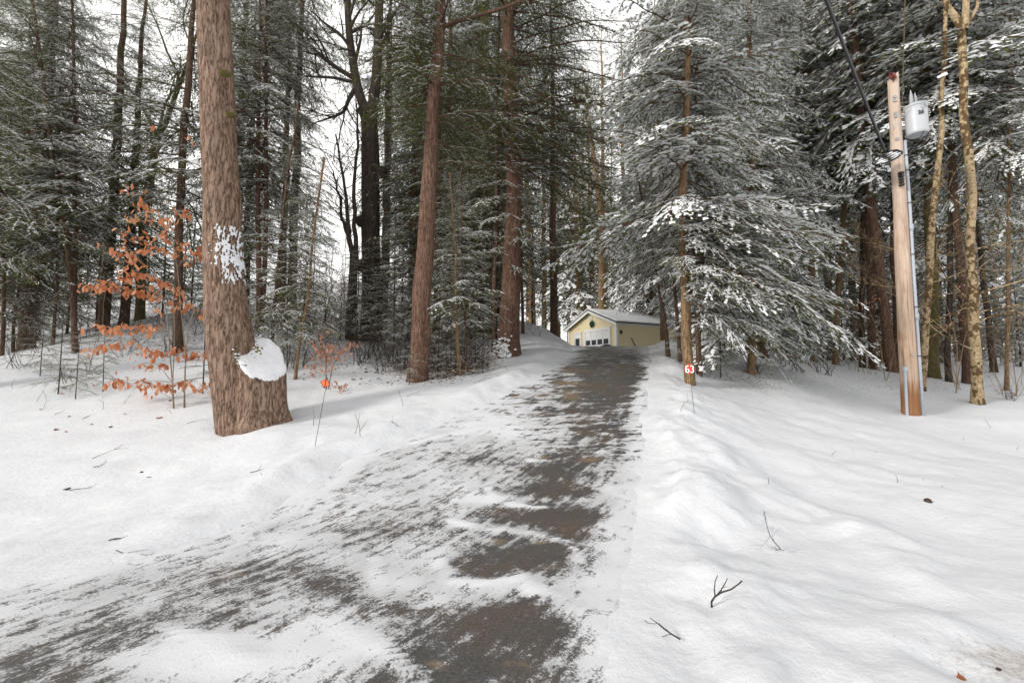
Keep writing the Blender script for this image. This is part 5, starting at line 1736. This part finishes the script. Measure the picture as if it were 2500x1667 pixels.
up_ = np.array((0, 0, .28)); eL = at(2161, 372, 11.5) - np.array(sb.location)
rm.tube([ring[0], eL * .3 + ring[0] * .7 + np.array((0, 0, .05)), eL], .022, 6); rm.tube([ring[20], eL * .5 + ring[20] * .5, eL], .018, 6)
rm.build('frame', M['cable'], sb, True)
for k in (-.195, -.065, .065, .195):
    for s_ in (-1, 1):
        l_ = L_ * (.40 if abs(k) < .1 else .32)
        m_ = MB(); q_ = v1 * k + u1 * s_ * (l_ + .045); m_.tube([q_ - u1 * l_ * .85, q_, q_ + u1 * l_ * .85], [.018, .032, .018], 7); m_.build('snow_slat', M['snow'], sb, True)
# ------------------------------------------------------------------ leafy saplings and things lying on the snow
def hit(u, v):
    """where the line of sight through (u, v) meets the ground"""
    Ys = np.concatenate((np.arange(1.8, 14, .03), np.arange(14, 40, .2)))
    Pt = np.array([at(u, v, y) for y in Ys])
    g = ground_z(Pt[:, 0], Pt[:, 1], True)
    k = np.argmax(Pt[:, 2] < g)
    p = Pt[k].copy(); p[2] = g[k]
    return p


def leaves_mesh(pts, rng, size, name, mat, parent, droop=1.):
    V, F, T = [], [], []
    for p in pts:
        az = rng.uniform(0, 6.28)
        out = np.array((math.cos(az), math.sin(az), 0))
        d = unit(out * rng.uniform(.1, .9) + np.array((0, 0, -1.)) * droop * rng.uniform(.3, 1.2))
        sd = unit(np.cross(d, np.array((0, 0, 1.))) + rng.normal(0, .2, 3))
        nr = np.cross(d, sd)
        L = size * rng.uniform(.65, 1.2); w = L * rng.uniform(.27, .40); cu = rng.uniform(-.25, .35) * L
        i = len(V)
        V += [p, p + d * L * .3 + sd * w * .8 + nr * cu * .3, p + d * L * .65 + sd * w * .75 + nr * cu * .5, p + d * L + nr * cu * .2, p + d * L * .65 - sd * w * .75 + nr * cu * .5, p + d * L * .3 - sd * w * .8 + nr * cu * .3, p + d * L * .5 - nr * L * .05]
        for a_, b_ in ((0, 1), (1, 2), (2, 3), (3, 4), (4, 5), (5, 0)): F.append((i + a_, i + b_, i + 6))
        T += [np.clip(rng.normal(.5, .25), 0, 1)] * 6
    return build(name, np.array(V), [np.array(F)], M[mat], parent, None, False, None, [('tint', 'FACE', np.array(T))])


def sapling(name, stems, Yb, clusters, mat, stem_mat, label, size, seed, dens=1., cat='sapling', droop=1.):
    rng = np.random.default_rng(seed)
    b = at(stems[0][0][0], stems[0][0][1], Yb); b[2] = gz(b[0], b[1])
    t = thing(name, b, label, cat)
    sm = MB(); nodes = []
    for st in stems:
        Q = np.array([at(u, v, Yb) for u, v in st]) - b
        Q[0][2] = min(Q[0][2], -.02)
        ti = np.linspace(0, len(Q) - 1, 18)
        Qi = np.stack([np.interp(ti, np.arange(len(Q)), Q[:, j]) for j in range(3)], -1)
        Qi[:, 1] += np.cumsum(rng.normal(0, .02, 18))
        Qi[1:-1] = (Qi[1:-1] * 2 + Qi[2:] + Qi[:-2]) / 4
        sm.tube(Qi, np.linspace(.014, .004, 18), 6, 0, False)
        nodes.append(Qi)
    nodes = np.concatenate(nodes)
    pts = []
    for (u, v, su, sv, n) in clusters:
        dy = rng.normal(0, .28)
        p1 = at(u, v, Yb + dy) - b
        # the twig: from the stem, rising slightly, then level through the cluster
        k = np.argmin(((nodes - (p1 - np.array((0, 0, .25)))) ** 2).sum(1))
        hw_ = su / FPX * Yb
        sgn = 1 if p1[0] > nodes[k][0] else -1
        a_ = p1 - np.array((sgn * hw_, rng.normal(0, .1), -.03)); e_ = p1 + np.array((sgn * hw_, rng.normal(0, .15), -.05))
        sm.tube([nodes[k], (nodes[k] + a_) / 2 + rng.normal(0, .03, 3), a_, p1 + np.array((0, 0, .03)), e_], [.005, .004, .0035, .003, .002], 4, 0, False)
        for _ in range(int(n * dens)):
            f = rng.uniform(-1, 1)
            q = p1 + (e_ - p1) * f if f > 0 else p1 + (a_ - p1) * -f
            pts.append(q + np.array((rng.normal(0, .03), rng.normal(0, .12), rng.normal(0, .65) * sv / FPX * Yb)))
    sm.build('stem', M[stem_mat], t, True)
    leaves_mesh(pts, rng, size, 'leaves', mat, t, droop)
    return t


CL = [(352, 500, 30, 14, 9), (325, 528, 18, 10, 5), (365, 525, 18, 10, 8), (420, 540, 28, 14, 12), (445, 515, 16, 10, 5), (350, 575, 22, 14, 12), (395, 575, 14, 14, 6), (300, 615, 28, 12, 12), (335, 640, 16, 14, 8), (372, 608, 22, 12, 10), (432, 600, 24, 18, 12), (484, 612, 18, 14, 12), (455, 632, 12, 10, 4), (325, 668, 34, 10, 18), (265, 690, 30, 8, 12), (225, 702, 18, 8, 9), (300, 705, 36, 10, 22), (355, 712, 26, 14, 14), (378, 722, 16, 10, 6), (400, 688, 12, 10, 8), (370, 675, 14, 8, 5), (455, 745, 26, 12, 14), (435, 705, 10, 10, 4), (497, 755, 12, 8, 6), (395, 762, 8, 8, 3), (285, 800, 28, 8, 12), (250, 795, 12, 6, 6), (335, 797, 20, 8, 9), (375, 795, 18, 8, 7), (225, 855, 12, 6, 6), (270, 843, 28, 6, 12), (310, 835, 16, 6, 6), (350, 860, 10, 14, 8), (384, 862, 14, 8, 8), (432, 855, 12, 8, 8), (485, 862, 26, 8, 15), (455, 865, 10, 6, 5), (350, 890, 10, 8, 5), (385, 890, 14, 6, 6), (280, 930, 18, 12, 12), (340, 935, 14, 10, 10), (365, 950, 10, 10, 6), (398, 940, 20, 10, 13), (440, 938, 24, 8, 13), (482, 932, 16, 8, 8), (498, 770, 8, 8, 4), (255, 603, 8, 6, 2), (350, 295, 8, 5, 1), (325, 460, 10, 6, 4), (452, 330, 10, 5, 2), (520, 945, 10, 8, 4)]
sapling('beech_sapling', [[(451, 975), (452, 860), (447, 790), (440, 700), (425, 610), (410, 500)], [(425, 978), (427, 870), (433, 780), (432, 700)], [(451, 975), (455, 830), (475, 760), (520, 730)], [(440, 720), (405, 735), (360, 700), (300, 690), (215, 700)]], 10.3, CL, 'leaf_orange', 'stem_beech', 'beech sapling hung with bright orange dead leaves beside the big pine', .155, 4, 1.8)
sapling('beech_sapling', [[(800, 965), (797, 900), (795, 860)], [(800, 965), (812, 900), (835, 862)]], 11.2, [(780, 860, 16, 12, 12), (800, 850, 18, 12, 14), (832, 852, 24, 10, 18), (862, 838, 16, 6, 10), (770, 890, 16, 8, 9), (800, 895, 14, 8, 9), (785, 812, 12, 10, 6), (815, 868, 20, 8, 12), (775, 905, 8, 6, 4), (828, 945, 20, 12, 11), (770, 835, 10, 10, 6)], 'leaf_pale', 'twig', 'small beech with pale orange leaves behind the orange diamond marker', .10, 5, 2.2)
sapling('beech_sapling', [[(690, 800), (700, 740), (715, 690)], [(690, 800), (670, 740), (660, 700)]], 17, [(640, 690, 30, 12, 14), (690, 680, 40, 14, 20), (735, 670, 30, 12, 16), (700, 720, 40, 12, 18), (650, 730, 26, 12, 10), (760, 700, 26, 12, 12), (720, 640, 30, 10, 12), (680, 650, 24, 8, 8), (620, 670, 20, 10, 8), (830, 725, 20, 8, 8)], 'leaf_brown', 'twig_dark', 'brown-leaved beech brush between the reddish twin trunks and the dark forked trunk', .11, 6)
sapling('beech_sapling', [[(700, 905), (705, 850), (722, 800)], [(700, 905), (690, 830)]], 12.8, [(700, 790, 26, 8, 8), (735, 778, 20, 8, 7), (690, 820, 20, 8, 6), (725, 770, 22, 8, 6)], 'leaf_pale', 'twig', 'sparse sapling with a few dull pink leaves behind the snow-capped stump', .07, 16)
sapling('beech_sapling', [[(2160, 905), (2140, 800), (2100, 720)], [(2160, 905), (2180, 800)]], 15.5, [(2075, 745, 20, 8, 9), (2110, 740, 22, 8, 12), (2140, 725, 14, 8, 7), (2100, 680, 12, 8, 3), (2175, 665, 10, 8, 3), (2090, 580, 12, 6, 3), (2160, 575, 14, 6, 3)], 'leaf_pale', 'twig_tan', 'bare sapling with a few pinkish leaves just before the leaning reddish trunk', .09, 7)
sapling('beech_sapling', [[(2330, 935), (2325, 840), (2310, 760), (2290, 690)], [(2330, 935), (2350, 830), (2370, 770)]], 14.6, [(2310, 790, 16, 8, 8), (2350, 780, 20, 8, 12), (2330, 765, 14, 8, 7), (2375, 785, 12, 6, 5), (2355, 700, 12, 8, 4), (2250, 640, 14, 10, 5), (2270, 710, 10, 8, 4), (2320, 545, 12, 8, 3), (2260, 600, 10, 6, 3), (2300, 800, 10, 6, 5)], 'leaf_pale', 'twig_tan', 'bare sapling with pinkish leaves between the two yellow birches', .085, 8)
sapling('beech_sapling', [[(2480, 960), (2470, 850), (2480, 760)], [(2480, 960), (2495, 900)]], 14.2, [(2460, 775, 20, 6, 6), (2490, 770, 12, 6, 5), (2440, 720, 8, 6, 2), (2480, 680, 8, 6, 2), (2475, 965, 14, 6, 6)], 'leaf_pale', 'twig_tan', 'sparse pink-leaved sapling beside the slim tan hemlock at the woods edge', .08, 9)


# twigs and leaves on the snow
def twig_at(u, v, L, az, seed, label, stand=.15, r=.006, depth=1, kids=(1, 4), group=None, mat='twig_dark', name='fallen_twig', lift=.012):
    p = hit(u, v)
    m = MB(); g = np.random.default_rng(seed)
    branching(m, g, (-math.cos(az) * L / 2 * (1 if stand < .8 else 0), -math.sin(az) * L / 2 * (1 if stand < .8 else 0), lift if stand < .8 else -.02), (math.cos(az), math.sin(az), stand), L, r, depth, 5, .3, -.02 if stand < .5 else .05, kids, (25, 55), 0, .002)
    o = m.build(name, M[mat], None, True)
    o.location = p
    # lie along the slope of the snow
    if stand < .8:
        e_ = .12
        gx_ = (gz(p[0] + e_, p[1]) - gz(p[0] - e_, p[1])) / (2 * e_); gy_ = (gz(p[0], p[1] + e_) - gz(p[0], p[1] - e_)) / (2 * e_)
        o.rotation_euler = Vector((0, 0, 1)).rotation_difference(Vector((-gx_, -gy_, 1))).to_euler()
    return tag(o, label, 'twig', group)


# the forked twig standing in the near bank
b0 = hit(1738, 1480)
tg_ = MB()
def tp(u, v, dy=0): return at(u, v, b0[1] + dy) - b0
for pts, r0 in (([(1738, 1486), (1737, 1468), (1746, 1455), (1762, 1445), (1785, 1438), (1803, 1425), (1812, 1417)], .0075), ([(1746, 1455), (1744, 1440), (1746, 1418), (1752, 1404)], .005), ([(1750, 1452), (1760, 1440), (1772, 1420), (1776, 1411)], .0045), ([(1762, 1445), (1761, 1436), (1772, 1431)], .003)):
    Q = np.array([tp(u, v, -.02 * k) for k, (u, v) in enumerate(pts)])
    tg_.tube(Q, np.linspace(r0, r0 * .5, len(Q)), 6)
o = tg_.build('forked_twig', M['twig_dark'], None, True); o.location = b0
tag(o, 'dark forked twig with three prongs standing in the near snowbank', 'twig')
b0 = hit(1905, 1345)
wd = MB(); g = np.random.default_rng(77)
Q = [at(u, v, b0[1]) - b0 for u, v in ((1906, 1340), (1890, 1322), (1880, 1308), (1873, 1285), (1867, 1255), (1864, 1250))]
wd.tube(Q, [.004, .004, .0035, .003, .003, .002], 5)
for k in range(7):
    i = g.integers(0, 5)
    branching(wd, g, Q[i], (g.normal(0, 1), g.normal(0, .3), g.normal(-.1, .4)), g.uniform(.08, .24), .0018, 1, 3, .4, -.05, (2, 5), (25, 60), 0, .0010)
o = wd.build('dry_weed', M['twig'], None, True); o.location = b0
tag(o, 'dry wiry weed stalk curving over the smooth snow', 'weed')
TW = [(265, 1112, .45, .5, .25, 'curved bare twig lying on the smooth snow near the pine'), (380, 1162, .22, .3, .15, 'short forked stick lying on the snow below the curved twig'), (330, 1352, .32, .1, .05, 'long thin twig at the ploughed edge of the driveway'), (965, 1038, .20, 2.4, .3, 'stubby twig poking out of the driveway edge snow'),
      (480, 1030, .35, .2, .1, 'thin brown stick beside the foot of the pine'), (150, 1010, .22, .4, .3, 'bent twig on the shaded snow before the slender hemlocks'), (215, 1020, .2, 1.2, .2, 'short twig stuck upright-ish on the shaded snow'), (285, 1318, .12, .7, .1, 'bark splinter in a dimple of the snow by the driveway'),
      (630, 1150 , .2, .2, .1, 'thin twig on the snow left by the plough below the stump'), (690, 1385, .5, .9, .03, 'long straight twig lying on the icy driveway'), (1620, 1555, .2, 2.6, .1, 'fine broken twig low on the near snowbank'), (200, 1195, .3, .3, .05, 'feathery twig beside a brown leaf on the snow'), (250, 1140, .25, .15, .05, 'thin twig under the curved bare one'),
      (840, 955, .3, .5, .2, 'dark stick behind the orange diamond marker'), (1010, 968, .3, .3, .3, 'broken stick before the tall red-brown trunk'), (1180, 930, .5, .2, .2, 'fallen branch on the bank below the thick dark-red trunk'), (1230, 915, .4, .25, .2, 'fallen bough tip near the driveway edge on the bank')]
for k, (u, v, L, az, st, lab) in enumerate(TW):
    twig_at(u, v, L, az, 300 + k, lab, st, .0045 if L > .25 else .006)
for k, (u, v, h) in enumerate([(2030, 1112, .13), (2085, 1103, .05), (2135, 1104, .07), (2192, 1180, .15), (2255, 1172, .05), (2350, 1075, .1), (1877, 1182, .1), (2300, 1190, .06), (2480, 1098, .12), (2420, 1045, .25), (1805, 1432 - 8, .05), (105, 1000, .4), (420, 1010, .2), (90, 980, .35), (620 + 20, 1160, .05), (880, 1065, .42), (865, 1060, .38), (985, 990, .35), (1660, 1005, .35), (765, 1040, .4), (1240, 905, .2), (300, 985, .4), (250, 1000, .35), (30, 950, .35), (150, 960, .45)]):
    twig_at(u, v, h, (k * 2.4) % 6.28, 400 + k, 'thin dark seedling stalk poking up through the ' + ('smooth snow beyond the snowbank' if u > 1700 else 'snow before the woods'), 2.2, .0045, 1 if h > .2 else 0, (1, 3), 'stalks poking through the ' + ('smooth snow beyond the snowbank' if u > 1700 else 'snow before the woods'), name='dry_stalk')


def leaf_at(u, v, s, seed, label, group=None):
    p = hit(u, v); g = np.random.default_rng(seed)
    n = 12; a_ = np.arange(n) * 2 * PI / n
    rr = s * (.5 + .5 * np.abs(np.cos(a_ * 2.5))) * g.uniform(.7, 1.2, n)
    V = [(0, 0, .012 + s * .15)] + [(x, y, .006 + max(0, g.normal(0, .25)) * s) for x, y in zip(rr * np.cos(a_), rr * np.sin(a_) * .7)]
    V2 = [(x, y, z - .006) for x, y, z in V]
    F = [(0, k + 1, (k + 1) % n + 1) for k in range(n)]
    F += [(n + 1, n + 2 + (k + 1) % n, n + 2 + k) for k in range(n)]
    F4 = [(k + 1, n + 2 + k, n + 2 + (k + 1) % n, (k + 1) % n + 1) for k in range(n)]
    o = build('dead_leaf', np.array(V + V2), [np.array(F), np.array(F4)], M['leaf_orange' if 'orange' in label else 'leaf_brown'], None, None, False, p)
    o.rotation_euler.z = g.uniform(0, 6.28)
    return tag(o, label, 'leaf', group)


for k, (u, v, s, lab) in enumerate([(164, 1195, .05, 'curled brown leaf alone on the smooth snow beside the feathery twig'), (346, 1153, .035, 'small rust leaf above the short forked stick'), (388, 1022, .09, 'large brown leaf on the snow between the orange sapling and the pine'), (270, 1043, .05, 'pale brown leaf on the shaded snow'), (530, 1046, .09, 'clump of wet leaves at the foot of the big pine'), (1171, 1587, .07, 'dark red wet leaf frozen on the icy driveway'), (2348, 1658, .03, 'orange leaf at the dirty snow corner'), (2437, 1638, .018, 'dark leaf scrap in the dirty snow')]):
    leaf_at(u, v, s, 500 + k, lab)
g = random.Random(9)
for k in range(46):
    if k < 22: u, v, gr = g.gauss(900, 70), g.uniform(880, 960), 'before the red-brown trunk'
    elif k < 32: u, v, gr = g.gauss(1150, 60), g.uniform(870, 930), 'on the bank by the thick dark-red trunk'
    else: u, v, gr = g.uniform(60, 500), g.uniform(900, 1060), 'under the orange sapling'
    leaf_at(u, v, g.uniform(.03, .06), 600 + k, 'brown fallen leaf lying on the snow ' + gr, 'fallen leaves ' + gr)
st = MB(); p = hit(2265, 1226)
st.lathe([(.01, -.02), (.04, -.01), (.045, .015), (.028, .035), (.008, .042)], 9, 0, Matrix.Rotation(.5, 4, 'X'))
o = st.build('stone', M['twig_dark'], None, True); o.location = p; tag(o, 'dark stone half sunk in the snow before the utility pole', 'stone')
# ------------------------------------------------------------------ light and sky
SUN_EL, SUN_AZ = 24, -116          # degrees; azimuth clockwise from +Y (the view)
w = bpy.data.worlds.new('World')
S.world = w
w.use_nodes = True
nt = w.node_tree
bg = nt.nodes['Background']
sky = nt.nodes.new('ShaderNodeTexSky')
sky.sky_type = 'NISHITA'
sky.sun_disc = False
sky.sun_elevation = R(SUN_EL)
sky.sun_rotation = R(SUN_AZ)
co = nt.nodes.new('ShaderNodeTexCoord').outputs['Generated']
cl = noise(nt, mapping(nt, co, (1, 1, 2.2)), 2.6, 6, .6)
cf = ramp(nt, cl, [(.30, (.45, .45, .45)), (.48, (1, 1, 1))])
sz = nt.nodes.new('ShaderNodeSeparateXYZ'); nt.links.new(co, sz.inputs[0])
# cloud made brighter low down, dimmer overhead, to light tree faces more than ground
cc_ = ramp(nt, sz.outputs[2], [(.0, (1., .985, .965)), (.9, (.56, .555, .55))])
vm_ = nt.nodes.new('ShaderNodeVectorMath'); vm_.operation = 'SCALE'; vm_.inputs['Scale'].default_value = 15.5
nt.links.new(cc_, vm_.inputs[0])
cloud = mix(nt, cf, sky.outputs[0], vm_.outputs[0])
nt.links.new(cloud, bg.inputs[0])
bg.inputs[1].default_value = .13
sd = bpy.data.lights.new('sun', 'SUN')
sd.energy = 3.0
sd.angle = R(10)
sd.color = (1, .95, .88)
so = bpy.data.objects.new('sun', sd)
C.objects.link(so)
a, e = R(SUN_AZ), R(SUN_EL)
dirv = Vector((math.sin(a) * math.cos(e), math.cos(a) * math.cos(e), math.sin(e)))
so.rotation_euler = dirv.to_track_quat('Z', 'Y').to_euler()
so.location = dirv * 60
S.view_settings.view_transform = 'Standard'
S.view_settings.look = 'None'
S.view_settings.exposure = EXPOSURE
S.view_settings.gamma = 1
cy = S.cycles
cy.max_bounces = 7
cy.diffuse_bounces = 5
cy.glossy_bounces = 2
cy.transmission_bounces = 4
cy.transparent_max_bounces = 4
cy.use_denoising = True
try:
    cy.denoiser = 'OPENIMAGEDENOISE'
    cy.denoising_input_passes = 'RGB_ALBEDO_NORMAL'
    cy.denoising_prefilter = 'ACCURATE'
except Exception:
    pass
cy.caustics_reflective = False
cy.caustics_refractive = False
